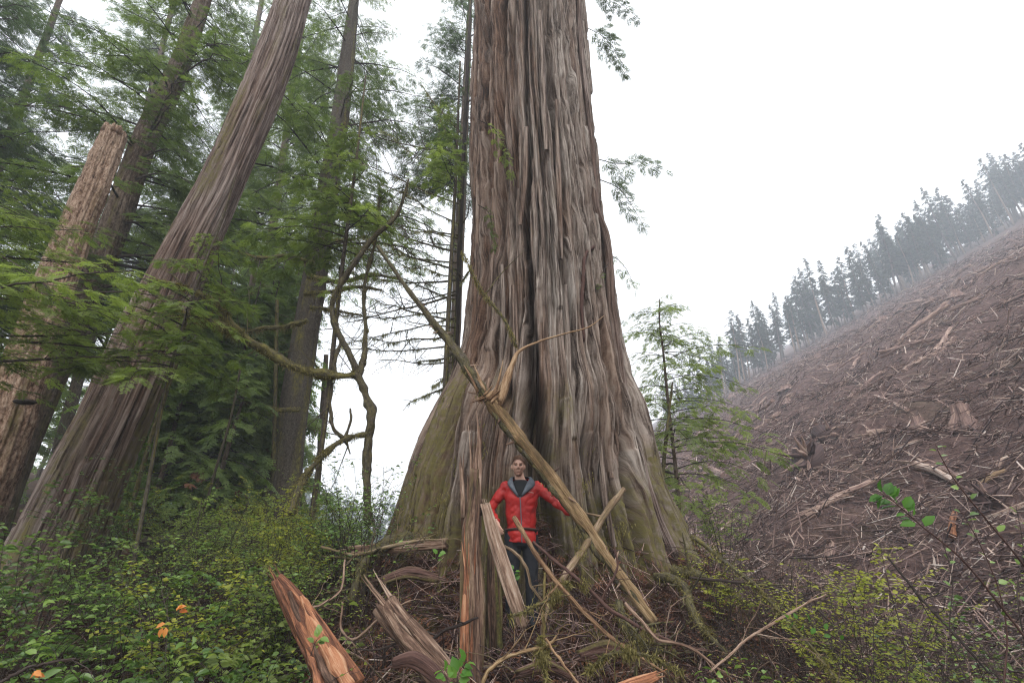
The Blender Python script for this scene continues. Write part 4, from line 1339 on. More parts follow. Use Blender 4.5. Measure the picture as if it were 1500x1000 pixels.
# ------------------------------------------------------------------ forest edge along the clearcut
def edge_template(h, bare, L0, seed, nl, dens=1.0, label='', name='edge_conifer'):
    qq = np.random.RandomState(seed)
    org = np.array([0, 0, -500.0])
    t = thing(name, org, label, 'tree', 'conifers along the upper edge of the clearing')
    zz = np.linspace(0, h, 10)
    P = org + np.stack([0.25 * np.sin(zz * 0.2 + seed), 0.2 * np.cos(zz * 0.3 + seed), zz], -1)
    build('trunk', tube(MB(), P, np.linspace(h * 0.0125, 0.03, 10), 6, 0.1, seed, tint=0.85), M['snag'] if bare > 0.4 else M['hemlock'], t)
    lf = MB()
    ps, xs, ns, sz = [], [], [], []
    for k in range(nl):
        f = bare + (1 - bare) * ((k + qq.rand()) / nl) ** 0.9
        z = f * h
        a = qq.uniform(0, 6.283)
        rel = (f - bare) / (1 - bare)
        L = L0 * min(1.0, 0.45 + rel * 3) * (1 - rel) ** 0.8 * qq.uniform(0.3, 1.25) + 0.12
        p = np.array([np.interp(z, zz, P[:, c]) for c in range(3)])
        d = np.array([math.cos(a), math.sin(a), 0])
        m = max(2, int(L / 0.38))
        for j in range(m):
            u = (j + 0.6) / m
            pp = p + d * L * u - UP * 0.35 * L * u * u
            for s in (-1, 0, 1):
                if s and qq.rand() < 0.15:
                    continue
                a2 = a + s * qq.uniform(0.5, 1.1)
                ps.append(pp)
                xs.append([math.cos(a2), math.sin(a2), qq.uniform(-0.7, -0.1)])
                ns.append(UP + qq.normal(0, 0.35, 3))
                sz.append(qq.uniform(0.5, 1.0) * (1.1 - 0.5 * rel))
    place(lf, TPL_FAR, np.array(ps), np.array(xs), np.array(ns), np.array(sz), qq, lo=0.1, hi=0.9)
    build('crown', lf, M['farleaf'], t)
    return t


LB = ['slim hazy conifer with bare pale trunk and small crown edging the clearing', 'full hazy dark conifer clothed with branches at the edge of the clearing', 'ragged flat topped hazy conifer at the edge of the clearing']
ET = [(edge_template(19, 0.50, 2.0, 1, 60, label=LB[0]), 0), (edge_template(17, 0.18, 2.4, 2, 100, label=LB[1]), 1), (edge_template(20, 0.30, 2.5, 3, 90, label=LB[1]), 1), (edge_template(21, 0.62, 3.2, 4, 40, label=LB[2]), 2), (edge_template(15, 0.12, 2.2, 5, 90, label=LB[1]), 1), (edge_template(18, 0.45, 1.8, 6, 60, label=LB[0]), 0)]
q = np.random.RandomState(7)
sp = []
x = 40.0
while x < 205:                       # front row, then ranks behind
    sp.append((x, 106 + 4 * math.sin(x * 0.11) + q.normal(0, 1.8), True))
    x += q.uniform(0.8, 2.1)
for k in range(180):
    x = q.uniform(40, 215)
    sp.append((x, 110 + 4 * math.sin(x * 0.11) + q.rand() ** 1.3 * 34, False))
for k, (x, y, fr) in enumerate(sp):
    kk = q.choice([0, 1, 2, 3, 4, 5], p=[.22, .20, .20, .12, .10, .16] if fr else [.12, .28, .26, .10, .14, .10])
    o = ET[kk][0]
    o = o if o.location.z < -400 else copy_tree(o)
    o.location = (x, y, gz(x, y) - 0.3)
    o.rotation_euler = (q.normal(0, 0.03), q.normal(0, 0.04), q.uniform(0, 6.28))
    s = q.uniform(0.66, 1.2) * np.interp(x, [34, 56, 90, 200], [0.42, 0.78, 1.0, 1.1])
    o.scale = (s, s, s * q.uniform(0.9, 1.12))
# faint misty trees across the valley
mb = MB()
wd = MB()
for k in range(260):
    x, y = q.uniform(-150, 40), q.uniform(170, 320)
    z = gz(x, y)
    h = q.uniform(14, 28)
    wd_h = 12
    n = 22
    f = q.rand(n) ** 0.8
    a = q.uniform(0, 6.283, n)
    r = (1 - f) * h * 0.17 + 0.3
    pos = np.stack([x + np.cos(a) * r * 0.3, y + np.sin(a) * r * 0.3, z + h * (0.15 + 0.85 * f)], -1)
    xd = np.stack([np.cos(a), np.sin(a), np.full(n, -0.6)], -1)
    place(mb, TPL_FAR, pos, xd, UP + q.normal(0, 0.3, (n, 3)), r * 1.5 + 0.8, q)
    tube(wd, np.array([[x, y, z - 1], [x, y, z + h]]), [0.3, 0.03], 4, cap=False)
ff = build('misty_forest', mb, M['farleaf'])
tag(ff, 'faint misty far woods across the valley beyond the bright gap', 'forest', kind='stuff')
build('trunk', wd, M['hemlock'], ff)

# ------------------------------------------------------------------ slash on the cleared slope
q = np.random.RandomState(8)


def slope_pts(n, d0, d1, power=1.0, a0=13, a1=66):
    """scatter over the cleared slope: distance d0..d1 and bearing a0..a1 degrees right of straight ahead"""
    d = d0 * (d1 / d0) ** (q.rand(n) ** power)
    b = np.radians(q.uniform(a0, a1, n))
    x, y = d * np.sin(b), d * np.cos(b)
    ok = (y < 103) & (x - 0.045 * y > 3.6)
    return x[ok], y[ok]


def sticks(mb, x, y, l, r, lift, tint):
    n = len(x)
    z = g(x, y)
    e = 0.6
    sx = (g(x + e, y) - g(x - e, y)) / (2 * e)
    sy = (g(x, y + e) - g(x, y - e)) / (2 * e)
    nrm = unit(np.stack([-sx, -sy, np.ones(n)], -1))
    a = q.uniform(0, math.pi, n)
    d = np.stack([np.cos(a), np.sin(a), np.zeros(n)], -1)
    d = unit(d - nrm * (d * nrm).sum(1, keepdims=True) + nrm * q.normal(0, 0.30, (n, 1)))
    c = np.stack([x, y, z], -1) + nrm * (lift * q.rand(n))[:, None]
    sd_ = unit(np.cross(d, nrm))
    up_ = np.cross(sd_, d)
    V = []
    for s, tp in ((-0.5, 1.0), (0.5, 0.6)):
        for k in range(3):
            b = 2 * math.pi * k / 3 + 0.5
            V.append(c + d * (l * s)[:, None] + (sd_ * math.cos(b) + up_ * math.sin(b)) * (r * tp)[:, None])
    V = np.stack(V, 1).reshape(-1, 3)
    base = np.array([[0, 1, 4, 3], [1, 2, 5, 4], [2, 0, 3, 5]])
    Qd = (base[None] + (np.arange(n) * 6)[:, None, None]).reshape(-1, 4)
    Td = (np.array([[0, 2, 1], [3, 4, 5]])[None] + (np.arange(n) * 6)[:, None, None]).reshape(-1, 3)
    mb.add(V, Qd, Td, co=np.tile(np.array([[0, 0, 0], [.1, 0, 0], [.2, 0, 0], [0, 1, 0], [.1, 1, 0], [.2, 1, 0]]), (n, 1)) + np.repeat(q.uniform(0, 50, (n, 1)), 6, 0), tint=np.repeat(tint, 6))


mb = MB()
x, y = slope_pts(36000, 6, 125, 0.70)
n = len(x)
dist = np.hypot(x, y)
sticks(mb, x, y, np.exp(q.normal(-0.55, 0.6, n)) * (0.45 + dist / 95), (0.008 + 0.022 * q.rand(n) ** 2.5) * (0.6 + dist / 50), 0.28 + dist * 0.003, np.clip(q.normal(0.50, 0.30, n), 0, 1))
x, y = slope_pts(7000, 5.5, 30, 0.9)
n = len(x)
sticks(mb, x, y, np.exp(q.normal(-0.9, 0.5, n)), 0.006 + 0.012 * q.rand(n) ** 2, 0.3, np.clip(q.normal(0.42, 0.22, n), 0, 1))
o = build('slash', mb, M['slash'], smooth=False)
tag(o, 'logging slash of broken sticks and bark littering the cleared slope', 'debris', kind='stuff')


def log_template(L, r, seed, name, label, group, cat='log'):
    qq = np.random.RandomState(seed)
    org = np.array([0, 0, -500.0])
    n = 12
    t = np.linspace(-0.5, 0.5, n)
    P = org + np.stack([t * L, 0.03 * L * np.sin(t * 5 + seed), 0.015 * L * np.cos(t * 7)], -1)
    mb = MB()
    tube(mb, P, r * np.linspace(1.1, 0.7, n), 10, 0.35, seed, tint=qq.uniform(0.45, 0.8), bark=(r * 0.14, 2.2, 1))
    for k in range(5):                                       # torn end
        a = qq.uniform(0, 6.28)
        o_ = np.array([0, math.cos(a), math.sin(a)]) * r * 0.55
        s = 1 if k % 2 else -1
        tube(mb, np.array([org + o_ + [s * L * 0.46, 0, 0], org + o_ * 1.1 + [s * (L * 0.5 + qq.uniform(.1, .35)), 0, 0]]), [r * 0.3, 0.01], 4, tint=0.9)
    o = build(name, mb, M['slash'], origin=org, smooth=False)
    return tag(o, label, cat, group)


def shard_template(L, wd_, seed, name, label, group, tint):
    qq = np.random.RandomState(seed)
    org = np.array([0, 0, -500.0])
    mb = MB()
    for k in range(7):
        o_ = np.array([0, qq.uniform(-0.5, 0.5) * wd_, qq.uniform(-0.2, 0.2) * wd_])
        a, b = -0.5 * L * qq.uniform(0.5, 1), 0.5 * L * qq.uniform(0.5, 1)
        c = org + o_
        tube(mb, np.array([c + [a, 0, 0], c + [a * 0.5, 0.01, 0.01], c + [b * 0.5, -0.01, 0], c + [b, qq.normal(0, .04), qq.normal(0, .03)]]), np.array([0.3, 1, 0.9, 0.15]) * wd_ * 0.22, 5, 0.3, seed + k, tint=np.clip(tint + qq.normal(0, 0.1), 0, 1))
    o = build(name, mb, M['slash'], origin=org, smooth=False)
    return tag(o, label, 'wood shard', group)


G1, G2, G3 = 'broken logs on the cleared slope', 'wood shards on the cleared slope', 'stumps on the cleared slope'
logs = [log_template(L, r, 300 + k, 'log', 'broken barkless log lying among the slash on the cleared slope', G1) for k, (L, r) in enumerate([(3.2, .13), (4.5, .11), (2.4, .17), (6.0, .16), (3.8, .08)])]
shd = [shard_template(L, wd_, 320 + k, 'wood_shard', 'splintered pale wood shard lying in the slash on the cleared slope', G2, tn) for k, (L, wd_, tn) in enumerate([(1.6, .16, .8), (2.4, .2, .95), (1.1, .2, .7), (2.0, .12, .9), (1.4, .3, .6)])]


def lay(o, x, y, a, lift, sc):
    e = 1.0
    nrm = unit(np.array([-(gz(x + e, y) - gz(x - e, y)) / 2, -(gz(x, y + e) - gz(x, y - e)) / 2, 1.0]))
    d = np.array([math.cos(a), math.sin(a), 0])
    d = unit(d - nrm * d.dot(nrm) + nrm * q.normal(0, 0.08))
    s = unit(np.cross(nrm, d))
    u = np.cross(d, s)
    roll = Matrix.Rotation(q.uniform(0, 6.28), 3, 'X')
    m = Matrix(((d[0], s[0], u[0]), (d[1], s[1], u[1]), (d[2], s[2], u[2]))) @ roll
    o.rotation_mode = 'XYZ'
    o.rotation_euler = m.to_euler()
    o.location = (x, y, gz(x, y) + lift)
    o.scale = (sc, sc, sc)


for tmpl, num, d0, d1 in ((logs, 150, 28, 100), (shd, 170, 12, 80)):
    x, y = slope_pts(int(num * 2), d0, d1, 0.85)
    for k in range(min(num, len(x))):
        o = tmpl[k % len(tmpl)]
        o = o if o.location.z < -400 else copy_tree(o)
        dd = math.hypot(x[k], y[k])
        lay(o, x[k], y[k], q.uniform(0, 3.14), q.uniform(0.05, 0.3), q.uniform(0.4, 0.9) * (0.6 + dd / 75))


def stump(r, h, seed, org, label, group=None, mat=None, name='stump'):
    a = np.linspace(0, 6.283, 40, endpoint=False)
    zz = np.array([-0.6, 0, 0.25, 0.5, 0.8, 1.0])
    rad = np.array([1.7, 1.45, 1.18, 1.05, 1.0, 0.98]) * r
    ca, sa = np.cos(a), np.sin(a)
    ridge = n3(ca * 2.2, sa * 2.2, 0 * a + 3, seed)
    V = []
    for z, q_ in zip(zz, rad):
        rr = q_ * (0.8 + 0.45 * ridge * (1.5 - z))
        V.append(np.stack([rr * ca, rr * sa, z * h + (0.12 * h * ridge if z == 1 else 0 * a)], -1))
    V = np.array(V)
    n = 40
    i, j = np.meshgrid(np.arange(len(zz) - 1), np.arange(n), indexing='ij')
    Qd = np.stack([i * n + j, i * n + (j + 1) % n, (i + 1) * n + (j + 1) % n, (i + 1) * n + j], -1).reshape(-1, 4)
    top = (V[-1] * [0.96, 0.96, 1.0])
    mb = MB().add(V.reshape(-1, 3) + org, Qd, co=np.stack([np.tile(a, len(zz)) * r, np.repeat(zz * h, n), np.zeros(n * len(zz))], -1), tint=0.6)
    t = thing(name, org, label, 'stump', group)
    build('side', mb, mat or M['slash'], t)
    c = top.mean(0)
    mb = MB().add(np.vstack([top + org, c + org]), T=np.array([[k, (k + 1) % n, n] for k in range(n)]), tint=0.85)
    build('cut_face', mb, mat or M['slash'], t)
    return t


st = stump(0.55, 0.75, 1, np.array([0, 0, -500.0]), 'grey cut stump standing on the cleared slope', G3)
st2 = stump(0.4, 0.5, 2, np.array([0, 0, -500.0]), 'grey cut stump standing on the cleared slope', G3)
x, y = slope_pts(110, 34, 100, 0.9)
for k in range(min(42, len(x))):
    o = (st, st2)[k % 2]
    o = o if o.location.z < -400 else copy_tree(o)
    s = q.uniform(0.45, 0.95)
    o.location = (x[k], y[k], gz(x[k], y[k]) - 0.05)
    o.rotation_euler = (q.normal(0, .1), q.normal(0, .1), q.uniform(0, 6.28))
    o.scale = (s, s, s)


def hit(px, py, lo=3.0, hi=140.0):
    """first point where the line of sight through a pixel meets the ground"""
    ys = np.geomspace(lo, hi, 1500)
    a = at(px, py, 1.0) - [0, 0, CZ]
    P = np.stack([a[0] * ys, ys, CZ + a[2] * ys], -1)
    d = P[:, 2] - g(P[:, 0], P[:, 1])
    k = np.where(d < 0)[0]
    return P[k[0]] if len(k) else P[-1]


c = hit(1412, 618)
s_ = rpx(38, 618, c[1])
stump(s_ * 0.62, s_ * 1.3, 5, c, 'large pale ribbed stump standing high on the right of the slope', 'marked stumps on the slope')
c = hit(1345, 625)
s_ = rpx(26, 625, c[1])
stump(s_ * 0.6, s_ * 1.1, 6, c, 'squat grey stump left of the large pale ribbed stump', 'marked stumps on the slope')


def root_wad(px, py, dia, label, seed):
    """upturned stump: dark root plate with pale snapped roots"""
    c = hit(px, py)
    r = rpx(dia, py, c[1])
    qq = np.random.RandomState(seed)
    t = thing('root_wad', c, label, 'stump')
    ax = unit(np.array([-0.7, -0.6, 0.25]))
    build('trunk', tube(MB(), np.array([c - ax * r * 1.4 + [0, 0, r * .4], c + [0, 0, r * .5], c + ax * r * 0.2 + [0, 0, r * .55]]), [r * .45, r * .5, r * .8], 14, 0.4, seed, tint=0.25), M['slash'], t)
    for k in range(16):
        d = unit(qq.normal(0, 1, 3) + ax * 0.3)
        p = c + [0, 0, r * 0.5] + d * r * 0.35
        m = 6
        tt = np.linspace(0, 1, m)[:, None]
        P = p + d * r * qq.uniform(0.6, 1.2) * tt + np.cumsum(qq.normal(0, 0.06 * r, (m, 3)), 0) * tt
        build('root', tube(MB(), P, np.linspace(r * .14, r * .02, m), 6, 0.3, k, tint=qq.uniform(0.1, 0.8)), M['slash'], t)


root_wad(1215, 648, 46, 'dark upturned root mass with pale snapped roots on the mid slope', 1)
root_wad(1190, 685, 60, 'dark blackened root mass lying below another on the lower slope', 2)
root_wad(1452, 742, 50, 'twisted grey root mass near the right picture edge', 3)


def slope_log(pts, dia, label, mat='slash', tint=0.8, seed=1, splint=True, lift=0.12):
    A, B = hit(*pts[0]), hit(*pts[1])
    A, B = A + UP * lift, B + UP * lift
    r = rpx(dia, pts[0][1], A[1])
    P = resample(np.array([A, (A + B) / 2 + UP * 0.05, B]), 14)
    mb = MB()
    tube(mb, P, np.linspace(r, r * 0.6, 14), 10, 0.3, seed, tint=tint, bark=(r * 0.15, 2, 2))
    qq = np.random.RandomState(seed)
    if splint:
        d = unit(A - B)
        for k in range(7):
            o_ = qq.normal(0, r * 0.6, 3)
            tube(mb, np.array([A - d * 0.2 + o_, A + d * qq.uniform(.15, .6) + o_ * 1.6]), [r * .35, 0.004], 4, tint=tint)
    o = build('log', mb, M[mat], origin=A, smooth=False)
    tag(o, label, 'log')


slope_log([(1180, 762), (1302, 702)], 10, 'long orange splintered log pointing up the slope in mid clearing', tint=0.78, seed=3)
slope_log([(1362, 690), (1408, 705)], 10, 'short thick grey slab left of the curved pale log', tint=0.7, seed=4)
slope_log([(1345, 688), (1400, 712)], 12, 'weathered grey split trunk lying across the upper slope', tint=0.9, seed=5)
slope_log([(1465, 695), (1480, 678)], 9, 'curved pale log near the right edge of the slope', tint=0.8, seed=6, splint=False)
slope_log([(1440, 720), (1478, 698)], 8, 'thin yellowish pole near the right edge of the slope', mat='peeled', tint=0.7, seed=7, splint=False)
slope_log([(1274, 640), (1300, 636)], 9, 'pale grey splinter slab right of the upturned root mass', tint=0.85, seed=8)
slope_log([(1398, 795), (1402, 760)], 10, 'small orange post of split wood standing in the lower slope', mat='orange', tint=0.6, seed=9, splint=False)
slope_log([(1330, 605), (1282, 582)], 6, 'thin orange pole above the grey splinter slab', tint=0.8, seed=10, splint=False)
slope_log([(1240, 735), (1255, 722)], 12, 'short pale chunk beside the long orange log', tint=0.8, seed=12, splint=False)
slope_log([(1030, 690), (1062, 700)], 14, 'reddish broken chunk low on the left of the slope', tint=0.6, seed=13)

# ------------------------------------------------------------------ the person
PX, PY = at(764, 800, 5.78)[0], 5.78
PZ = at(764, 917, 5.78)[2]


def remesh(name, mb, voxel, smooth=4, fac=0.5):
    me = mb.mesh(name + '_raw', None)
    o = bpy.data.objects.new(name + '_raw', me)
    COL.objects.link(o)
    m = o.modifiers.new('r', 'REMESH')
    m.mode = 'VOXEL'
    m.voxel_size = voxel
    if smooth:
        s = o.modifiers.new('s', 'SMOOTH')
        s.iterations = smooth
        s.factor = fac
    ev = o.evaluated_get(bpy.context.evaluated_depsgraph_get())
    e = ev.to_mesh()
    n = len(e.vertices)
    V = np.empty(n * 3, np.float32)
    e.vertices.foreach_get('co', V)
    Qs = np.array([list(p.vertices) for p in e.polygons if len(p.vertices) == 4])
    Nn = np.empty(n * 3, np.float32)
    e.vertices.foreach_get('normal', Nn)
    ev.to_mesh_clear()
    bpy.data.objects.remove(o)
    return V.reshape(-1, 3).astype(float), Qs, Nn.reshape(-1, 3).astype(float)


def ball(mb, c, r, n=16, m=12, rot=None):
    c, r = np.asarray(c, float), np.broadcast_to(np.asarray(r, float), (3,))
    a = np.linspace(0, 2 * math.pi, n, endpoint=False)
    b = np.linspace(-math.pi / 2, math.pi / 2, m)[1:-1]
    V = np.stack([np.outer(np.cos(b), np.cos(a)), np.outer(np.cos(b), np.sin(a)), np.outer(np.sin(b), np.ones(n))], -1).reshape(-1, 3)
    V = np.vstack([V, [0, 0, -1], [0, 0, 1]]) * r
    if rot is not None:
        V = V @ np.asarray(rot).T
    k = m - 2
    i, j = np.meshgrid(np.arange(k - 1), np.arange(n), indexing='ij')
    Qd = np.stack([i * n + j, i * n + (j + 1) % n, (i + 1) * n + (j + 1) % n, (i + 1) * n + j], -1).reshape(-1, 4)
    j = np.arange(n)
    T = np.vstack([np.stack([np.full(n, k * n), (j + 1) % n, j], -1), np.stack([np.full(n, k * n + 1), (k - 1) * n + j, (k - 1) * n + (j + 1) % n], -1)])
    mb.add(V + c, Qd, T)


def loft(mb, secs, n=28):
    """closed stack of ellipses (cx, cy, z, rx, ry)"""
    a = np.linspace(0, 2 * math.pi, n, endpoint=False)
    V = np.array([np.stack([cx + rx * np.sign(np.cos(a)) * np.abs(np.cos(a)) ** 0.85, cy + ry * np.sin(a), np.full(n, z)], -1) for cx, cy, z, rx, ry in secs])
    m = len(secs)
    i, j = np.meshgrid(np.arange(m - 1), np.arange(n), indexing='ij')
    Qd = np.stack([i * n + j, i * n + (j + 1) % n, (i + 1) * n + (j + 1) % n, (i + 1) * n + j], -1).reshape(-1, 4)
    V = np.vstack([V.reshape(-1, 3), [secs[0][0], secs[0][1], secs[0][2]], [secs[-1][0], secs[-1][1], secs[-1][2]]])
    j = np.arange(n)
    T = np.vstack([np.stack([np.full(n, m * n), (j + 1) % n, j], -1), np.stack([np.full(n, m * n + 1), (m - 1) * n + j, (m - 1) * n + (j + 1) % n], -1)])
    mb.add(V, Qd, T)


O = np.array([PX, PY, PZ])


def loc(px, py, Y):
    return at(px, py, Y) - O


def simple_mat(name, stops, scale=40, rough=0.7, bstr=0.2, bdist=0.004, spec=0.3):
    m, t, N, L = _new(name)
    gm = N.new('ShaderNodeTexCoord')
    n = _noise(t, gm.outputs['Object'], scale, detail=4)
    tint = _attr(t, 'tint').outputs['Fac']
    c = _ramp(t, tint, stops)
    c = _mixc(t, 0.35, c, _mixc(t, n, (0.5, 0.5, 0.5), (1, 1, 1)), 'MULTIPLY')
    _out(t, c, rough, n, bstr, bdist, spec)
    return m


skin = simple_mat('skin_and_stubble', [(0.0, (0.03, 0.018, 0.012)), (0.25, (0.17, 0.075, 0.04)), (0.5, (0.55, 0.33, 0.25)), (0.75, (0.50, 0.22, 0.18)), (1.0, (0.75, 0.72, 0.68))], 90, 0.55)
hairm = simple_mat('short_brown_hair', [(0, (0.05, 0.025, 0.014)), (1, (0.14, 0.07, 0.04))], 160, 0.6, 0.8, 0.01)
red = simple_mat('red_shell_fabric', [(0, (0.20, 0.010, 0.012)), (0.5, (0.37, 0.018, 0.016)), (1, (0.47, 0.035, 0.026))], 17, 0.5, 0.55, 0.016, 0.3)
navy = simple_mat('dark_trousers', [(0, (0.007, 0.008, 0.011)), (1, (0.018, 0.020, 0.026))], 50, 0.8)
slate = simple_mat('slate_lining', [(0, (0.045, 0.055, 0.07)), (1, (0.14, 0.16, 0.19))], 60, 0.6)
black = simple_mat('black_cotton', [(0, (0.010, 0.012, 0.014)), (1, (0.02, 0.022, 0.026))], 60, 0.85)
pale = simple_mat('pale_thread', [(0, (0.6, 0.55, 0.5)), (1, (0.7, 0.66, 0.6))], 60, 0.7)

man = thing('person', O, 'person in a red jacket at the foot of the giant cedar, hand on a pole', 'person')
SH_L, EL_L, WR_L = np.array([0.182, 0.01, 1.455]), loc(817, 737, 5.66), loc(840, 755, 5.50)
SH_R, EL_R, WR_R = np.array([-0.182, 0.01, 1.455]), loc(716, 748, 5.84), loc(727, 763, 5.62)


def arm(mb, s, e, w_, r, n=12):
    P, R = resample(np.array([s * [0.55, 1, 1] - [0, 0, 0.015], s, (s + e) / 2, e, (e + w_) / 2, w_]), 26, np.array(r))
    tube(mb, P, R, n)


def fingers(mb, w_, d, palm_n, curl):
    """palm and five bent fingers; d points along the hand, palm_n out of the palm"""
    d, palm_n = unit(d), unit(palm_n)
    sdv = np.cross(d, palm_n)
    pc = w_ + d * 0.055
    rot = np.stack([sdv, d, palm_n], 1)
    ball(mb, pc, (0.042, 0.056, 0.017), rot=rot)
    for k, (o_, l) in enumerate([(-0.031, .066), (-0.010, .076), (0.011, .071), (0.031, .056)]):
        p = pc + sdv * o_ + d * 0.035
        a1, a2, a3 = curl, curl * 2.0, curl * 2.9
        P = [p]
        for aa, ll in ((a1, .5), (a2, .3), (a3, .25)):
            P.append(P[-1] + (d * math.cos(aa) + palm_n * math.sin(aa)) * l * ll)
        tube(mb, resample(np.array(P), 9), np.linspace(0.0095, 0.0075, 9), 8)
    p = w_ + d * 0.025 - sdv * 0.032
    P = [p, p - sdv * 0.025 + d * 0.022 + palm_n * 0.012, p - sdv * 0.030 + d * 0.052 + palm_n * 0.03]
    tube(mb, resample(np.array(P), 8), np.linspace(0.012, 0.009, 8), 8)


HC = np.array([-0.035, -0.02, 1.695])         # head centre
b = MB()
loft(b, [(0, 0, .90, .155, .10), (0, 0, .98, .17, .115), (0, 0, 1.08, .15, .105), (0, 0, 1.2, .155, .108), (0, 0, 1.33, .175, .118), (0, 0.01, 1.43, .18, .105), (0, 0.015, 1.49, .145, .08), (-0.008, 0.012, 1.53, .07, .062), (-0.02, 0.0, 1.58, .058, .058), (-0.03, -0.005, 1.64, .055, .058)])
arm(b, SH_L, EL_L, WR_L, [.05, .052, .045, .037, .034, .026])
arm(b, SH_R, EL_R, WR_R, [.05, .052, .045, .037, .034, .026])
for s in (-1, 1):
    P, R = resample(np.array([[s * .085, 0, .96], [s * .095, 0, .88], [s * .105, -0.01, .68], [s * .11, -0.015, .50], [s * .115, 0.0, .30], [s * .115, 0.02, .09]]), 24, np.array([.085, .088, .068, .054, .052, .038]))
    tube(b, P, R, 14)
    ball(b, (s * .12, -0.05, .045), (.045, .13, .045))
bm = MB()
bm.V, bm.Q, bm.T, bm.co, bm.tint, bm.moss, bm.n = b.V[:], b.Q[:], b.T[:], b.co[:], b.tint[:], b.moss[:], b.n
# head
ball(bm, HC + [0, .012, .018], (.076, .095, .105), 24, 18)
ball(bm, HC + [0, -.03, -.055], (.058, .062, .066), 20, 14)
ball(bm, HC + [0, -.058, -.098], (.030, .030, .020))
ball(bm, HC + [0, -.080, .022], (.055, .018, .014))
tube(bm, np.array([HC + [0, -.086, .02], HC + [0, -.101, -.012], HC + [0, -.107, -.028]]), [.009, .012, .015], 10)
for s in (-1, 1):
    ball(bm, HC + [s * .014, -.092, -.030], (.010, .012, .008))
    ball(bm, HC + [s * .079, .012, -.008], (.012, .020, .032))
    ball(bm, HC + [s * .040, -.066, -.016], (.022, .020, .024))
ball(bm, HC + [0, -.086, -.062], (.026, .012, .010))
fingers(bm, WR_L, WR_L - EL_L + np.array([0.02, -.02, 0]), np.array([0.3, -0.5, -0.8]), 0.5)
fingers(bm, WR_R, np.array([0.3, -0.5, -0.75]), np.array([0.8, 0.35, -0.4]), 0.45)
V, Qs, Nn = remesh('body', bm, 0.008, 2, 0.35)
h = V - HC
t_ = np.full(len(V), 0.5)
facef = h[:, 1] < -0.035
beard = facef & (h[:, 2] < -0.038) & (h[:, 2] > -0.135) & (np.abs(h[:, 0]) < 0.075)
t_[beard] = 0.36
t_[(np.abs(h[:, 0]) < 0.024) & (np.abs(h[:, 2] + 0.047) < 0.006) & facef] = 0.33        # moustache
t_[(np.abs(h[:, 0]) < 0.020) & (np.abs(h[:, 2] + 0.061) < 0.005) & facef] = 0.58        # lips
for s in (-1, 1):
    ex, ez = np.abs(h[:, 0] - s * 0.032), h[:, 2]
    t_[facef & (ex < 0.020) & (np.abs(ez - 0.028 + 0.002) < 0.0055)] = 0.18             # brows
    t_[facef & (ex < 0.0145) & (np.abs(ez - 0.006) < 0.0055)] = 0.14                    # lashes and lids
bd = MB().add(V + O, Qs, tint=t_)
body = build('body', bd, skin, man)
mb = MB()
for s in (-1, 1):
    ball(mb, O + HC + [s * .032, -.079, .006], (.0105, .008, .0065), 10, 8)
build('eye', mb, simple_mat('eye', [(0, (0.10, 0.08, 0.07)), (1, (0.2, 0.18, 0.16))], 60, 0.2), man)
# hair: a cap over the skull, short at the sides, with a receding front edge
a = np.linspace(0, 2 * math.pi, 40, endpoint=False)
rows_ = []
for ph in np.linspace(0, 1, 12):
    el = math.pi / 2 * (1 - ph * 1.25)
    el_f = np.where(np.sin(a) < 0, math.pi / 2 * (1 - ph * (0.62 + 0.42 * np.cos(a) ** 2)), el)
    k = 1.07 + 0.05 * (n2(np.cos(a) * 9, np.sin(a) * 9 + ph * 8, 3) - 0.4)
    rows_.append(np.stack([.076 * k * np.cos(el_f) * np.cos(a), .012 + .095 * k * np.cos(el_f) * np.sin(a), .018 + .107 * k * np.sin(el_f) + 0.004], -1))
V = np.array(rows_).reshape(-1, 3)
i, j = np.meshgrid(np.arange(11), np.arange(40), indexing='ij')
Qd = np.stack([i * 40 + j, (i + 1) * 40 + j, (i + 1) * 40 + (j + 1) % 40, i * 40 + (j + 1) % 40], -1).reshape(-1, 4)
build('hair', MB().add(V + HC + O, Qd, tint=np.random.RandomState(1).uniform(0.1, 0.9, len(V))), hairm, man)
# jacket
j_ = MB()
loft(j_, [(0, 0, .84, .192, .145), (0, 0, .88, .194, .147), (0, 0, .95, .190, .142), (0, 0, .99, .172, .130), (0, 0, 1.08, .176, .138), (0, 0, 1.2, .186, .147), (0, 0, 1.33, .204, .152), (0, 0.01, 1.43, .205, .135), (0, 0.015, 1.495, .160, .104), (-0.01, 0.012, 1.535, .105, .09), (-0.015, 0.01, 1.575, .088, .085)], 36)
arm(j_, SH_L, EL_L, WR_L, [.07, .074, .066, .058, .052, .040], 16)
arm(j_, SH_R, EL_R, WR_R, [.07, .074, .066, .060, .054, .044], 16)
V, Qs, Nn = remesh('jacket', j_, 0.0105, 5)
f1 = fbm2(V[:, 0] * 9 + V[:, 2] * 5, V[:, 2] * 13 - V[:, 1] * 6, 3, 4)
f2 = np.abs(2 * n3(V[:, 0] * 9 + V[:, 2] * 4, V[:, 1] * 8, V[:, 2] * 11 - V[:, 0] * 9, 5) - 1)
armk = sstep(0.2, 0.26, np.abs(V[:, 0]))
V = V + Nn * (0.020 * (f1 - 0.5) + (0.016 + 0.012 * armk) * (f2 ** 0.6 - 0.6))[:, None]
# open at the throat
vx, vz = V[:, 0] + 0.02, V[:, 2]
inV = (V[:, 1] < 0.0) & (vz > 1.33) & (np.abs(vx) < 0.015 + 0.085 * np.clip((vz - 1.33) / 0.2, 0, 1))
top_ = vz > 1.555
kill = inV | top_
Qs = Qs[~kill[Qs].any(1)]
used, inv = np.unique(Qs, return_inverse=True)
build('jacket', MB().add(V[used] + O, inv.reshape(-1, 4), tint=np.clip(0.5 + 0.8 * (f1[used] - 0.5), 0, 1)), red, man)
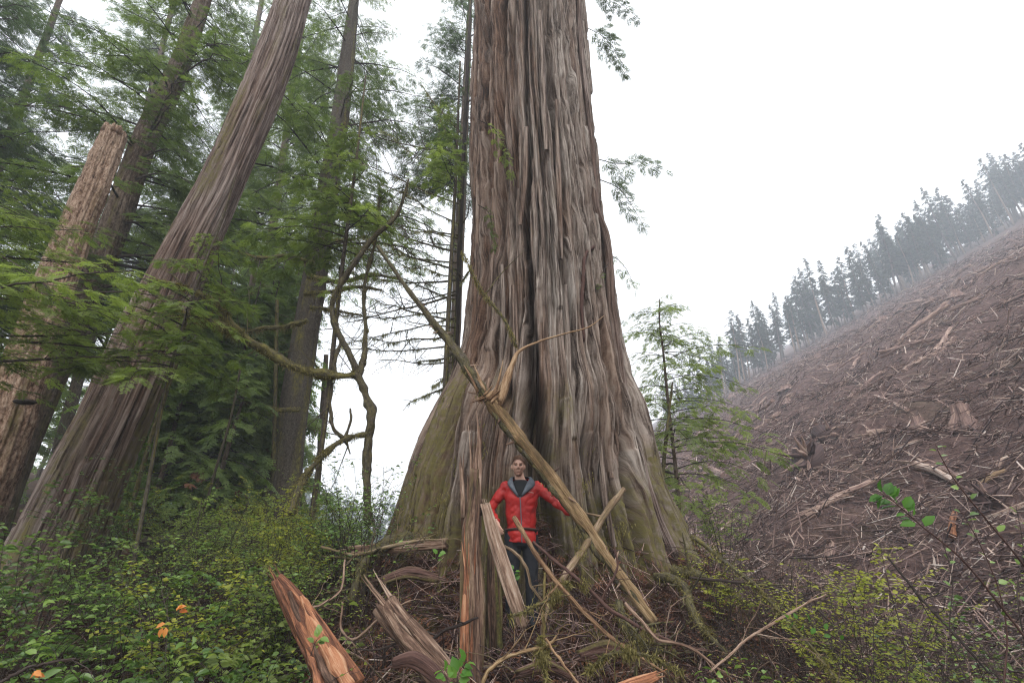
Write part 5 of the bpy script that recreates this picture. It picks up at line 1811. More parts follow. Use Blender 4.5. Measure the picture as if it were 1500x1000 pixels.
# shirt
s_ = MB()
loft(s_, [(0, 0, 1.15, .17, .122), (0, 0, 1.33, .19, .128), (0, 0.01, 1.43, .185, .112), (0, 0.015, 1.49, .14, .088), (-0.012, 0.01, 1.535, .076, .070)], 28)
build('shirt', MB().add(s_.V[0] + O, s_.Q[0], tint=0.4), black, man)
# open collar with slate lining, two folded wings
for s in (-1, 1):
    mb = MB()
    cl = np.array([[s * .010 - .02, -.155, 1.335], [s * .045 - .02, -.150, 1.41], [s * .078 - .015, -.118, 1.49], [s * .098, -.055, 1.545], [s * .085, .03, 1.575], [s * .02, .09, 1.585]])
    ou = np.array([[s * .030 - .02, -.168, 1.345], [s * .092 - .01, -.165, 1.405], [s * .150, -.125, 1.465], [s * .165, -.055, 1.51], [s * .130, .055, 1.535], [s * .02, .125, 1.54]])
    A_, B_ = resample(cl, 14), resample(ou, 14)
    mid = (A_ + B_) / 2 + np.array([0, -.022, .022])
    V = np.concatenate([A_, mid, B_, B_ - [0, -.012, .012], A_ - [0, -.012, .004]]) + O
    i, j = np.meshgrid(np.arange(5), np.arange(13), indexing='ij')
    i2 = (i + 1) % 5
    Qd = np.stack([i * 14 + j, i * 14 + j + 1, i2 * 14 + j + 1, i2 * 14 + j], -1).reshape(-1, 4)
    mb.add(V, Qd, tint=np.random.RandomState(2).uniform(0.2, 1, len(V)))
    build('collar', mb, slate, man)
zp = np.array([[-.018, -.163, 1.335], [-.012, -.168, 1.25], [-.006, -.166, 1.12], [0, -.156, 1.0], [0, -.166, .90], [0, -.162, .84]])
build('zip', tube(MB(), resample(zp, 20) + O, 0.0055, 6, tint=0.6), slate, man)
mb = MB()
for k in range(5):
    tube(mb, O + np.array([[.085 + .012 * k, -.166, 1.385 - .003 * k], [.093 + .012 * k, -.168, 1.392 - .003 * k]]), 0.0028, 4)
build('chest_logo', mb, pale, man)
# waist strap worn across the jacket hem
a = np.linspace(0, 2 * math.pi, 41)
build('waist_strap', tube(MB(), O + np.stack([.192 * np.cos(a), .147 * np.sin(a), 0.985 + 0.006 * np.sin(3 * a)], -1), 0.014, 8, tint=0.3, cap=False), M['redtwig'], man)
t_ = MB()
for s in (-1, 1):
    P, R = resample(np.array([[s * .082, 0, .97], [s * .095, 0, .88], [s * .105, -0.01, .68], [s * .11, -0.018, .50], [s * .115, 0.0, .30], [s * .115, 0.02, .07]]), 24, np.array([.105, .108, .088, .074, .072, .066]))
    tube(t_, P, R, 18)
loft(t_, [(0, 0, .80, .15, .11), (0, 0, .88, .178, .125), (0, 0, .98, .178, .122)])
V, Qs, Nn = remesh('trousers', t_, 0.012, 4)
V = V + Nn * (0.016 * (fbm2(V[:, 0] * 12 + V[:, 2] * 5, V[:, 2] * 16, 3, 6) - 0.5))[:, None]
build('trousers', MB().add(V + O, Qs, tint=0.5 + 0.3 * (n2(V[:, 0] * 8, V[:, 2] * 8, 2) - 0.5)), navy, man)
for s in (-1, 1):
    mb = MB()
    ball(mb, O + [s * .12, -0.055, .045], (.055, .145, .055))
    build('boot', mb, black, man)

# ------------------------------------------------------------------ broken wood round the person
q = np.random.RandomState(9)


def splinter_bundle(mb, A, B, r, n, tint, q, l0=0.5, l1=1.2, wdt=0.22):
    """long thin slivers running A -> B, all of different reach"""
    d = B - A
    L = np.linalg.norm(d)
    s = unit(np.cross(d, [0.1, 1, 0.05]))
    u = unit(np.cross(s, d))
    for k in range(n):
        o_ = s * q.uniform(-1, 1) * r + u * q.uniform(-0.5, 0.5) * r
        k0, k1 = q.uniform(-0.05, 0.2), q.uniform(l0, l1)
        P = np.array([A + o_ + d * k0, A + o_ + d * (k0 + (k1 - k0) * 0.5), A + o_ * 1.15 + d * k1 + q.normal(0, 0.02 * L, 3)])
        rr = r * q.uniform(0.5, 1.4) * wdt
        tube(mb, resample(P, 6), np.array([rr, rr, rr * .95, rr * .75, rr * .45, 0.002]), 5, 0.35, q.randint(999), tint=np.clip(tint + q.normal(0, 0.13), 0, 1))


def slab(name, pts, Y, wds, mat, label, cat, seed, thick=0.45, tint=0.5, end_splint=(8, 8), bark=None, mos=0.0, split=None, n=48):
    """split length of wood along pts with torn ends; split=(material, from, to) gives it a fresh split face"""
    q = np.random.RandomState(seed)
    Ys = np.interp(np.linspace(0, 1, len(pts)), np.linspace(0, 1, len(Y)), Y)
    P = np.array([at(a, b, y) for (a, b), y in zip(pts, Ys)])
    R = np.array([rpx(w_, b, y) for (a, b), w_, y in zip(pts, wds, Ys)])
    P, R = resample(P, n, R)
    t = thing(name, P[-1] if P[-1][2] < P[0][2] else P[0], label, cat)
    T, _, _ = frames(P)
    m = 34
    a = np.linspace(0, 2 * math.pi, m, endpoint=False)
    S = unit(np.cross(T, [0, 1, 0.0]))
    U = unit(np.cross(S, T))
    L = np.linspace(0, np.linalg.norm(P[-1] - P[0]), n)
    ca, sa = np.cos(a), np.sin(a)
    cx = np.sign(ca) * np.abs(ca) ** 0.6
    cy = np.sign(sa) * np.abs(sa) ** 0.7 * thick
    r1 = n3(ca[None] * 3.2, sa[None] * 3.2, L[:, None] * 0.8, seed)
    r2 = np.abs(2 * n3(ca[None] * 6, sa[None] * 6, L[:, None] * 1.6, seed + 1) - 1)
    r3 = n3(ca[None] * 13, sa[None] * 13, L[:, None] * 3.0, seed + 2)
    k = R[:, None] * (0.66 + 0.45 * r1 + 0.36 * (r2 ** 0.7 - 0.4) + 0.22 * (r3 - 0.5))
    V = P[:, None] + k[..., None] * (cx[None, :, None] * S[:, None] + cy[None, :, None] * U[:, None])
    # ragged ends: shift the end rings along the length by ring noise
    for e, sgn in ((0, -1), (-1, 1)):
        V[e] += T[e] * (sgn * R[e] * 1.2 * (n2(a * 2.2, a * 0 + e, seed + 3)[:, None] - 0.2))
    i, j = np.meshgrid(np.arange(n - 1), np.arange(m), indexing='ij')
    Qd = np.stack([i * m + j, i * m + (j + 1) % m, (i + 1) * m + (j + 1) % m, (i + 1) * m + j], -1).reshape(-1, 4)
    co = np.stack([np.broadcast_to(np.abs(a - 3.14)[None] * R.mean() * 1.2, (n, m)), np.broadcast_to(L[:, None], (n, m)), np.full((n, m), seed * 1.1)], -1).reshape(-1, 3)
    V = V.reshape(-1, 3)
    V2 = np.vstack([V, P[0], P[-1]])
    jj = np.arange(m)
    Tt = np.vstack([np.stack([np.full(m, n * m), (jj + 1) % m, jj], -1), np.stack([np.full(m, n * m + 1), (n - 1) * m + jj, (n - 1) * m + (jj + 1) % m], -1)])
    tn = np.append((tint + 0.35 * (r2 - 0.35)).ravel(), [tint, tint])
    mb = MB().add(V2, Qd, Tt, co=np.vstack([co, co[0], co[-1]]), tint=tn, moss=mos * sstep(0.45, 0.7, np.append(r1.ravel(), [0, 0])))
    build('body', mb, mat, t)
    for e, cnt in ((0, end_splint[0]), (-1, end_splint[1])):
        if cnt:
            d = (P[0] - P[3]) if e == 0 else (P[-1] - P[-4])
            d = unit(d) * max(R[e] * 5, 0.12)
            mb = MB()
            splinter_bundle(mb, P[e] - d * 0.6, P[e] + d * 0.55, R[e] * 0.75, cnt, tint + 0.1, q)
            build('splinter', mb, mat, t)
    mb = MB()
    for k in range(22):
        i0 = q.randint(0, n - 8)
        i1 = min(n - 1, i0 + q.randint(6, max(8, n // 2)))
        a_ = q.uniform(-0.15, 1.15) * math.pi
        o_ = (math.cos(a_) * S[i0] * 0.9 - math.sin(a_) * U[i0] * thick * np.sign(U[i0][1])) * R[i0] * q.uniform(0.7, 1.02)
        mid = (i0 + i1) // 2
        rr = R[mid] * q.uniform(0.05, 0.16)
        tube(mb, resample(np.array([P[i0] + o_, P[mid] + o_ * q.uniform(0.95, 1.1), P[i1] + o_ * q.uniform(0.95, 1.3)]), 7), np.array([0.15, .8, 1, 1, .8, .45, 0.05]) * rr, 4, 0.4, k, tint=np.clip(tint + q.normal(0.02, 0.16), 0, 1))
    build('splinter', mb, mat, t)
    if split:
        mt, f0, f1, offx, nn = split
        mb = MB()
        i0, i1 = int(f0 * (n - 1)), int(f1 * (n - 1))
        w_ = R[(i0 + i1) // 2]
        s = S[(i0 + i1) // 2]
        A, B = P[i1] + s * offx * w_ - np.array([0, w_ * thick * 0.75, 0]), P[i0] + s * offx * w_ - np.array([0, w_ * thick * 0.6, 0])
        splinter_bundle(mb, A, B, w_ * 0.5, nn, 0.5, q, 0.6, 1.0, 0.34)
        build('split_face', mb, mt, t)
    return t


# long leaning pole
pole_pts = [(553, 360), (598, 425), (640, 478), (672, 520), (700, 562), (722, 592), (760, 640), (805, 698), (850, 758), (900, 832), (958, 910)]
pole_w = [6, 9, 12, 14, 17, 23, 23, 22, 21, 19, 15]
hb = hit(962, 912, 3.2)
pole_Y = np.interp(np.linspace(0, 1, 11), [0, 0.5, 0.78, 1.0], [5.6, 5.45, 5.38, min(hb[1], 5.3)])
P = np.array([at(a, b_, y) for (a, b_), y in zip(pole_pts, pole_Y)])
R = np.array([rpx(w_, b_, y) for (a, b_), w_, y in zip(pole_pts, pole_w, pole_Y)])
P, R = resample(P, 90, R * 0.86)
pt = thing('leaning_pole', P[-1], 'long broken pole leaning diagonally in front of the person, its lower half peeled', 'pole')
tube(mb := MB(), P[:44], R[:44] * (0.75 + 0.5 * n2(np.arange(44) / 2.5, 1.0, 6)), 16, 0.35, 3, tint=0.55, moss=0.4, bark=(0.012, 2.5, 2))
build('upper_length', mb, M['mossy'], pt)
tube(mb := MB(), P[43:], R[43:] * (0.86 + 0.3 * n2(np.arange(47) / 4.0, 2.0, 6)), 22, 0.3, 4, tint=np.linspace(0.38, 0.6, 47) + 0.25 * (n2(np.arange(47) / 3.0, 0.0, 5) - 0.5), moss=0.2, bark=(0.018, 2.6, 0.7))
build('peeled_length', mb, M['peeled'], pt)
mb = MB()
for k in range(26):                                        # knots and snapped twig stubs
    i = q.randint(8, 86)
    a = q.uniform(0, 6.28)
    d = unit(np.array([math.cos(a), -abs(math.sin(a)) * 0.6, math.sin(a)]) + 0.5 * unit(P[i - 1] - P[i + 1]))
    l = R[i] * q.uniform(0.5, 2.2)
    build('knot', tube(MB(), np.array([P[i], P[i] + d * R[i] * 0.9, P[i] + d * (R[i] + l)]), [R[i] * .35, R[i] * .26, R[i] * .10], 6, 0.3, k, tint=q.uniform(0.2, 0.7)), M['grey'], pt)
mb = MB()
for k in range(16):                                        # bark still clinging to the underside
    i = 46 + int(k * 2.4)
    a = P[i] + [-R[i] * 0.6, -R[i] * 0.35, -R[i] * 0.55]
    b_ = P[min(i + 5, 88)] + [-R[i] * 0.6, -R[i] * 0.35, -R[i] * 0.5]
    tube(mb, resample(np.array([a, (a + b_) / 2 + q.normal(0, .012, 3), b_]), 5), [0.006, R[i] * .45, R[i] * .55, R[i] * .4, 0.006], 6, 0.4, k, tint=0.3, moss=0.5)
build('bark', mb, M['mossy'], pt)
mb = MB()
splinter_bundle(mb, at(728, 590, 5.40), at(748, 528, 5.42), 0.07, 9, 0.6, q, 0.5, 1.1, 0.4)
splinter_bundle(mb, at(712, 588, 5.38), at(733, 566, 5.36), 0.07, 7, 0.55, q, 0.5, 1.2, 0.35)
splinter_bundle(mb, at(712, 582, 5.38), at(692, 590, 5.36), 0.03, 4, 0.55, q, 0.5, 1.2, 0.35)
splinter_bundle(mb, at(706, 575, 5.40), at(688, 535, 5.42), 0.05, 5, 0.5, q, 0.5, 1.2, 0.35)
build('splinter', mb, M['peeled'], pt)
P2, R2 = resample(np.array([at(a, b_, y) for a, b_, y in [(733, 588, 5.40), (741, 558, 5.41), (751, 532, 5.42), (761, 514, 5.42), (790, 500, 5.4), (830, 488, 5.35), (862, 479, 5.3), (885, 462, 5.25)]]), 40, np.array([.05, .046, .035, .02, .014, .011, .008, .003]))
build('side_branch', tube(MB(), P2, R2, 8, 0.2, 8, tint=0.65), M['peeled'], pt)
P2, R2 = resample(np.array([at(a, b_, y) for a, b_, y in [(757, 508, 5.42), (740, 470, 5.4), (705, 425, 5.35), (690, 395, 5.3), (678, 370, 5.3)]]), 30, np.array([.014, .018, .015, .01, .004]))
mb = MB()
strands(mb, P2, q, 900, 0.02, 0.09, 0.005, 0.018)
sb_ = build('side_branch', tube(MB(), P2, R2, 7, 0.2, 9, tint=0.6, moss=0.9), M['mossy'], pt)
build('moss', mb, M['mossm'], sb_, smooth=False)
P2, R2 = resample(np.array([at(a, b_, y) for a, b_, y in [(712, 430, 5.4), (735, 400, 5.4), (770, 365, 5.4)]]), 16, np.array([.011, .008, .003]))
build('side_branch', tube(MB(), P2, R2, 6, 0.2, 9, tint=0.6, moss=0.6), M['mossy'], pt)
mb = MB()
for f in (0.2, 0.33, 0.42, 0.7, 0.86):
    i = int(f * 89)
    strands(mb, P[i:i + 3] - UP * R[i], q, 120, 0.03, 0.09, 0.006, 0.03, lump=False)
build('moss', mb, M['mossm'], pt, smooth=False)

# upright splintered post
hp = hit(692, 985, 3.2)
YP = min(max(hp[1], 4.2), 5.0)
slab('splintered_post', [(697, 690), (694, 740), (690, 790), (692, 860), (692, 930), (690, 1010)], [YP + 0.12, YP], [16, 23, 28, 32, 34, 36], M['grey'], 'upright splintered post with a fresh orange split face, left of the person', 'dead wood', 1, thick=0.7, tint=0.36, end_splint=(14, 0), split=(M['orange'], 0.2, 1.0, -0.4, 22), n=70, mos=0.3)
sp_ = [o for o in bpy.data.objects if o.name.startswith('splintered_post')][0]
mb = MB()
splinter_bundle(mb, at(697, 760, YP + .12), at(699, 590, YP + .16), 0.065, 10, 0.35, q, 0.75, 1.0, 0.35)
splinter_bundle(mb, at(683, 770, YP + .1), at(680, 660, YP + .14), 0.05, 6, 0.4, q, 0.6, 1.0, 0.35)
build('spike', mb, M['grey'], sp_)
slab('mossy_post', [(722, 790), (722, 850), (724, 920), (726, 1000)], [YP + 0.35, YP + 0.3], [16, 22, 26, 28], M['grey'], 'grey weathered broken post immediately right of the orange faced post', 'dead wood', 2, thick=0.7, tint=0.2, end_splint=(8, 0), mos=0.7, n=40)
slab('leaning_slab', [(712, 742), (724, 785), (740, 835), (755, 882), (767, 918)], [4.85, 4.75], [13, 20, 23, 21, 9], M['grey'], 'flat weathered slab leaning against the post in front of the legs of the person', 'dead wood', 3, thick=0.5, tint=0.58, end_splint=(5, 9), n=40)
slab('broken_shard', [(406, 848), (430, 884), (462, 936), (505, 1010)], [4.0, 3.8], [16, 34, 46, 58], M['orange'], 'orange splintered shard of split trunk sticking up at the lower left', 'dead wood', 4, thick=0.5, tint=0.36, end_splint=(9, 0), n=60)
bs_ = [o for o in bpy.data.objects if o.name.startswith('broken_shard')][0]
for k, (pp, ww) in enumerate([([(441, 872), (456, 905), (480, 950), (512, 1008)], [5, 14, 18, 22]), ([(424, 866), (440, 905), (468, 960), (490, 1008)], [4, 9, 14, 16]), ([(412, 858), (432, 905), (455, 960), (470, 1005)], [3, 8, 10, 12])]):
    Pq = np.array([at(a, b_, y) for (a, b_), y in zip(pp, [3.9, 3.88, 3.82, 3.7])])
    Pq, Rq = resample(Pq, 40, np.array([rpx(w_, b_, 3.8) for (a, b_), w_ in zip(pp, ww)]))
    Rq = Rq * (0.7 + 0.6 * n2(np.arange(40) / 4.0, k * 3.0, 9))
    build('splinter', tube(MB(), Pq, Rq, 12, 0.5, 50 + k, tint=[0.62, 0.25, 0.45][k], bark=(Rq.mean() * 0.5, 2.6, 1.0)), M['orange'] if k != 1 else M['grey'], bs_)
slab('broken_shard', [(566, 886), (590, 920), (622, 958), (660, 1005)], [4.3, 4.1], [34, 38, 40, 42], M['grey'], 'blunt greyish brown shard leaning between the orange shard and the posts', 'dead wood', 5, thick=0.6, tint=0.42, end_splint=(9, 0), n=50)
slab('broken_shard', [(578, 970), (606, 966), (635, 985), (655, 1012)], [3.9, 3.8], [14, 22, 20, 14], M['redtwig'], 'curved dark reddish root piece below the blunt shard', 'dead wood', 6, thick=0.7, tint=0.55, end_splint=(4, 0), n=40)
slab('broken_shard', [(960, 990), (925, 1005), (890, 1025)], [3.5, 3.4], [12, 22, 30], M['orange'], 'tip of an orange splintered log at the bottom centre right', 'dead wood', 7, thick=0.5, tint=0.6, end_splint=(10, 0), n=30)
slab('fallen_log', [(510, 806), (560, 803), (610, 799), (650, 796)], [6.3, 6.3], [12, 16, 15, 14], M['grey'], 'short grey broken log lying on the mound left of the giant cedar foot', 'log', 8, thick=0.6, tint=0.55, end_splint=(6, 0), n=30)


def stick(name, pts, Y, wds, mat, label, seed, moss=0.0, side=0, tint=0.5, tufts=(), n=50, cat='branch', tip=True):
    q = np.random.RandomState(seed)
    Ys = np.interp(np.linspace(0, 1, len(pts)), np.linspace(0, 1, len(Y)), Y)
    P = np.array([at(a, b_, y) for (a, b_), y in zip(pts, Ys)])
    R = 0.82 * np.array([rpx(w_, b_, y) for (a, b_), w_, y in zip(pts, wds, Ys)])
    P, R = resample(P, n, R)
    P = P + 0.012 * (np.stack([n2(np.linspace(0, n / 4, n), k, seed) for k in range(3)], -1) - 0.5)
    lo = P[np.argmin(P[:, 2])]
    if not side and not tufts:
        o = build(name, tube(MB(), P, R, 9, 0.25, seed, tint=tint, moss=moss, bark=(R.mean() * 0.26, 2.4, 1.4)), mat, origin=lo)
        return tag(o, label, cat)
    t = thing(name, lo, label, cat)
    build('stem', tube(MB(), P, R, 9, 0.25, seed, tint=tint, moss=moss, bark=(R.mean() * 0.26, 2.4, 1.4)), mat, t)
    for k in range(side):
        i = q.randint(n // 5, n - 3)
        d = unit(unit(P[i + 1] - P[i]) * 0.7 + unit(q.normal(0, 1, 3)) * [1, .5, 1])
        l2 = q.uniform(0.15, 0.5)
        tt = np.linspace(0, 1, 7)[:, None]
        mb = MB()
        bare_branch(mb, P[i] + d * l2 * tt + np.cumsum(q.normal(0, 0.015, (7, 3)), axis=0) * tt, max(0.003, R[i] * 0.4), q, 1, tint, moss, 0.0016)
        build('twig', mb, mat, t)
    if moss > 0.5:
        mb = MB()
        fuzz(mb, P, R, q, 700)
        build('moss', mb, M['mossm'], t, smooth=False)
    for f in tufts:
        i = int(f * (n - 3))
        mb = MB()
        strands(mb, P[i:i + 3] + q.normal(0, 0.012, (3, 3)), q, 360, 0.015, 0.06, 0.0045, 0.026, lump=False)
        build('moss', mb, M['mossm'], t, smooth=False)
    return t


stick('fallen_branch', [(752, 757), (775, 793), (800, 832), (835, 872), (880, 920), (930, 955), (985, 990)], [4.75, 4.3], [9, 9, 9, 8, 7, 6, 4], M['peeled'], 'peeled straight branch with a cut end in front of the jacket hem of the person', 21, tint=0.45, side=5)
stick('fallen_branch', [(780, 792), (815, 822), (850, 852), (900, 896), (950, 925), (1000, 945), (1040, 952)], [5.0, 4.5], [4, 6, 7, 7, 5, 4, 3], M['redtwig'], 'dark reddish branch crossing behind the peeled branch towards the right', 22, tint=0.5, side=6, tufts=(0.35, 0.7))
stick('fallen_branch', [(914, 716), (896, 738), (874, 772), (852, 808), (826, 845), (806, 880), (796, 915), (798, 960)], [5.85, 5.55, 5.3, 5.0, 4.8, 4.6], [9, 11, 12, 13, 13, 10, 8, 5], M['grey'], 'thick grey dead branch running from under the long pole down beside the person', 23, tint=0.5, moss=0.25, side=4, tufts=(0.45, 0.62))
stick('fallen_branch', [(740, 800), (752, 808), (768, 826), (780, 860), (800, 888)], [4.95, 4.7], [5, 6, 6, 5, 4], M['grey'], 'thin curved grey stick across the dark trousers of the person', 24, tint=0.45, moss=0.2)
stick('fallen_branch', [(799, 838), (797, 870), (796, 905), (798, 938)], [4.55, 4.5], [4, 6, 7, 5], M['peeled'], 'short upright yellowish stick standing in the tangle below the peeled branch', 25, tint=0.35, moss=0.5)
stick('fallen_branch', [(705, 1005), (722, 975), (760, 955), (800, 945), (815, 930)], [3.9, 4.0], [7, 7, 6, 6, 3], M['peeled'], 'bent pale stick with a mossy fork at the bottom centre', 26, tint=0.55, side=4, moss=0.2)
stick('fallen_branch', [(800, 935), (820, 965), (850, 1005)], [4.0, 3.8], [4, 5, 5], M['peeled'], 'straight pale stick pointing down right from the mossy fork', 27, tint=0.55)
stick('fallen_branch', [(790, 930), (797, 965), (802, 1005)], [4.0, 3.9], [5, 5, 4], M['mossy'], 'short mossy stick hanging from the mossy fork', 28, moss=0.9, tufts=(0.5,))
stick('fallen_branch', [(915, 882), (935, 905), (965, 935), (1010, 948), (1060, 985), (1090, 1005)], [4.5, 4.0], [6, 6, 6, 5, 5, 4], M['grey'], 'grey twiggy branch lying under the foot of the long pole', 29, tint=0.5, side=8)
stick('fallen_branch', [(640, 930), (615, 925), (590, 936), (560, 950), (520, 950)], [4.4, 4.3], [3, 4, 5, 4, 2], M['twig'], 'dark bent twig in front of the blunt shard', 30, side=5)
stick('fallen_branch', [(700, 905), (672, 915), (640, 930), (620, 948)], [4.3, 4.2], [4, 6, 5, 3], M['twig'], 'dark knobby stick crossing the foot of the orange faced post', 31, side=3, tint=0.2)
stick('fallen_branch', [(502, 880), (500, 920), (520, 935), (560, 900), (600, 880)], [4.9, 4.6], [3, 4, 5, 4, 3], M['grey'], 'looping thin vine like branch above the blunt shard', 32, tint=0.6, side=5)
stick('fallen_branch', [(470, 800), (520, 812), (570, 800), (612, 792), (640, 790)], [5.9, 6.0], [4, 5, 6, 5, 4], M['grey'], 'pale crooked branch lying along the mound left of the posts', 33, tint=0.6, side=8, moss=0.4)
stick('fallen_branch', [(1012, 785), (1045, 808), (1082, 838), (1108, 858), (1150, 905), (1200, 960), (1230, 1005)], [5.6, 4.0], [8, 8, 7, 7, 5, 4, 3], M['mossy'], 'long mossy branch arching down from the cedar foot to the lower right', 34, moss=0.7, side=8, tint=0.7)
stick('fallen_branch', [(1010, 845), (1060, 850), (1120, 858), (1180, 880), (1240, 935)], [5.5, 4.6], [4, 5, 5, 4, 3], M['twig'], 'dark bowed branch below the long mossy branch', 35, side=12, tint=0.5)
stick('fallen_branch', [(1300, 815), (1345, 870), (1400, 930), (1450, 985)], [4.0, 3.4], [3, 5, 5, 4], M['twig'], 'dark straight stick among the bushes on the lower right', 36, side=8, tint=0.3)
stick('fallen_branch', [(1040, 985), (1090, 940), (1150, 900), (1210, 870)], [4.0, 4.4], [4, 4, 4, 3], M['grey'], 'pale grey twig rising towards the yellow green bush', 37, side=8, tint=0.6)
stick('fallen_branch', [(860, 985), (900, 955), (950, 960), (1000, 985)], [3.8, 3.8], [4, 6, 6, 4], M['mossy'], 'mossy bent stick in front of the reddish fronds at the bottom', 38, moss=0.8, side=8, tufts=(0.5,))
stick('fallen_branch', [(745, 905), (780, 890), (820, 868), (835, 850)], [4.4, 4.6], [3, 5, 5, 3], M['mossy'], 'mossy twig linking the slab to the thick grey branch', 39, moss=0.8, side=3, tufts=(0.6,))
stick('fallen_branch', [(0, 1000), (25, 985), (60, 972), (110, 965)], [3.0, 3.1], [6, 6, 5, 3], M['twig'], 'dark stick in the bushes at the bottom left corner', 40, side=4)
stick('fallen_branch', [(430, 895), (470, 885), (500, 860), (505, 820)], [4.6, 5.0], [3, 4, 4, 3], M['grey'], 'thin arching stem above the orange shard', 41, side=5, tint=0.6)
stick('fallen_branch', [(870, 900), (890, 860), (905, 830), (900, 800)], [4.9, 5.1], [3, 4, 4, 2], M['redtwig'], 'thin reddish stem under the middle of the long pole', 42, side=5)

# roots and root buttresses spilling from the foot of the cedar on the right
for k, (pts, Y, wds, lab) in enumerate([([(960, 845), (985, 848), (1005, 862), (1012, 890), (1035, 925), (1070, 960)], [6.1, 4.8], [15, 17, 12, 15, 11, 6], 'gnarled dark mossy root curling from the right foot of the giant cedar'), ([(985, 835), (1020, 842), (1060, 860), (1095, 885)], [6.2, 5.6], [18, 17, 12, 5], 'low root spreading right from the foot of the giant cedar'), ([(600, 790), (560, 800), (530, 830), (515, 880)], [6.5, 5.6], [26, 24, 20, 10], 'brown root running down the left side of the mound'), ([(905, 880), (915, 915), (945, 945), (990, 955)], [5.2, 4.6], [14, 18, 14, 8], 'mossy root below the foot of the long pole')]):
    stick('root', pts, Y, wds, M['mossy'], lab, 60 + k, moss=0.55, side=9, tufts=(0.3, 0.7), cat='root', tint=0.5)

# thin tangle of dead twigs over the mound and round the legs
q = np.random.RandomState(91)
mb = MB()
for k in range(95):
    x, y = q.normal(0.7, 0.95), q.uniform(3.9, 5.5)
    p = np.array([x, y, gz(x, y) + q.uniform(-0.05, 0.15)])
    a = q.uniform(0, 6.283)
    L = q.uniform(0.5, 1.3)
    d = unit(np.array([math.cos(a), 0.4 * math.sin(a), q.uniform(0.0, 0.8)]))
    t = np.linspace(0, 1, 9)[:, None]
    bare_branch(mb, p + d * L * t - UP * 0.25 * L * t ** 2 + np.cumsum(q.normal(0, 0.02, (9, 3)), axis=0) * t, q.uniform(0.004, 0.009), q, 1, q.uniform(0.2, 0.9), q.uniform(0, 0.5), 0.0016)
tag(build('twig_tangle', mb, M['slash']), 'tangle of thin dead twigs over the mound in front of the person', 'branches', kind='stuff')
for k, (pts, Y, wds, lab) in enumerate([([(850, 960), (890, 950), (935, 962)], [4.6, 4.6], [14, 22, 12], 'crumbling reddish rotten wood lump below the foot of the long pole'), ([(760, 985), (800, 975), (840, 990)], [4.5, 4.4], [12, 20, 12], 'rotten brown wood lump at the bottom under the mossy fork'), ([(560, 850), (600, 838), (640, 846)], [5.6, 5.5], [12, 18, 12], 'rotten reddish wood slab on the mound above the blunt shard')]):
    slab('rotten_wood', pts, Y, wds, M['redtwig'], lab, 'dead wood', 400 + k, thick=0.7, tint=0.6, end_splint=(6, 6), n=24, mos=0.5)

# ------------------------------------------------------------------ ground cover on the mound and forest floor
q = np.random.RandomState(12)


def ground_frame(x, y):
    e = 0.15
    n = len(x)
    return unit(np.stack([-(g(x + e, y) - g(x - e, y)) / (2 * e), -(g(x, y + e) - g(x, y - e)) / (2 * e), np.ones(n)], -1))


# dead reddish fronds lying on the mound
n = 5200
x = q.normal(0.4, 1.9, n)
y = q.uniform(2.8, 7.6, n)
ok = (x < 3.6) & (x > -2.6)
x, y = x[ok], y[ok]
n = len(x)
N_ = ground_frame(x, y)
a = q.uniform(0, 6.283, n)
xd = np.stack([np.cos(a), np.sin(a), q.normal(-0.1, 0.35, n)], -1)
mb = MB()
place(mb, TPL_DUFF, np.stack([x, y, g(x, y) + q.uniform(0.0, 0.16, n)], -1), xd, N_ + q.normal(0, 0.5, (n, 3)), q.uniform(0.12, 0.32, n), q, lo=0.0, hi=1.0)
tag(build('dead_fronds', mb, M['deadleaf'], smooth=False), 'reddish brown dead fronds and bark crumbs covering the mound under the giant cedar', 'litter', kind='stuff')
# twigs
mb = MB()
for cx, sx_, y0, y1, m in ((0.4, 2.2, 2.6, 7.5, 3600), (-3.5, 2.2, 2.5, 10, 1600), (4.0, 1.8, 2.5, 8, 2000)):
    x, y = q.normal(cx, sx_, m), q.uniform(y0, y1, m)
    sticks(mb, x, y, np.exp(q.normal(-1.1, 0.5, m)), 0.003 + 0.006 * q.rand(m) ** 2, 0.2, np.clip(q.normal(0.4, 0.25, m), 0, 1))
tag(build('ground_twigs', mb, M['slash'], smooth=False), 'dead twigs scattered over the forest floor around the giant cedar', 'litter', kind='stuff')
# moss on the mound
mb = MB()
for k in range(120):
    x, y = q.normal(0.5, 1.6), q.uniform(3.4, 6.6)
    if x > 3.2:
        continue
    m = 90
    r = q.uniform(0.08, 0.3)
    px_, py_ = x + q.normal(0, r * .5, m), y + q.normal(0, r * .5, m)
    p = np.stack([px_, py_, g(px_, py_) + 0.01], -1)
    up_ = unit(UP + q.normal(0, 0.55, (m, 3)))
    s = unit(q.normal(0, 1, (m, 3))) * 0.008
    V = np.stack([p - s, p + s, p + up_ * q.uniform(0.03, 0.09, (m, 1))], 1).reshape(-1, 3)
    mb.add(V, T=np.arange(3 * m).reshape(-1, 3), tint=np.repeat(q.uniform(0.1, 0.9, m), 3))
tag(build('ground_moss', mb, M['mossm'], smooth=False), 'olive moss growing in patches over the mound', 'moss', kind='stuff')

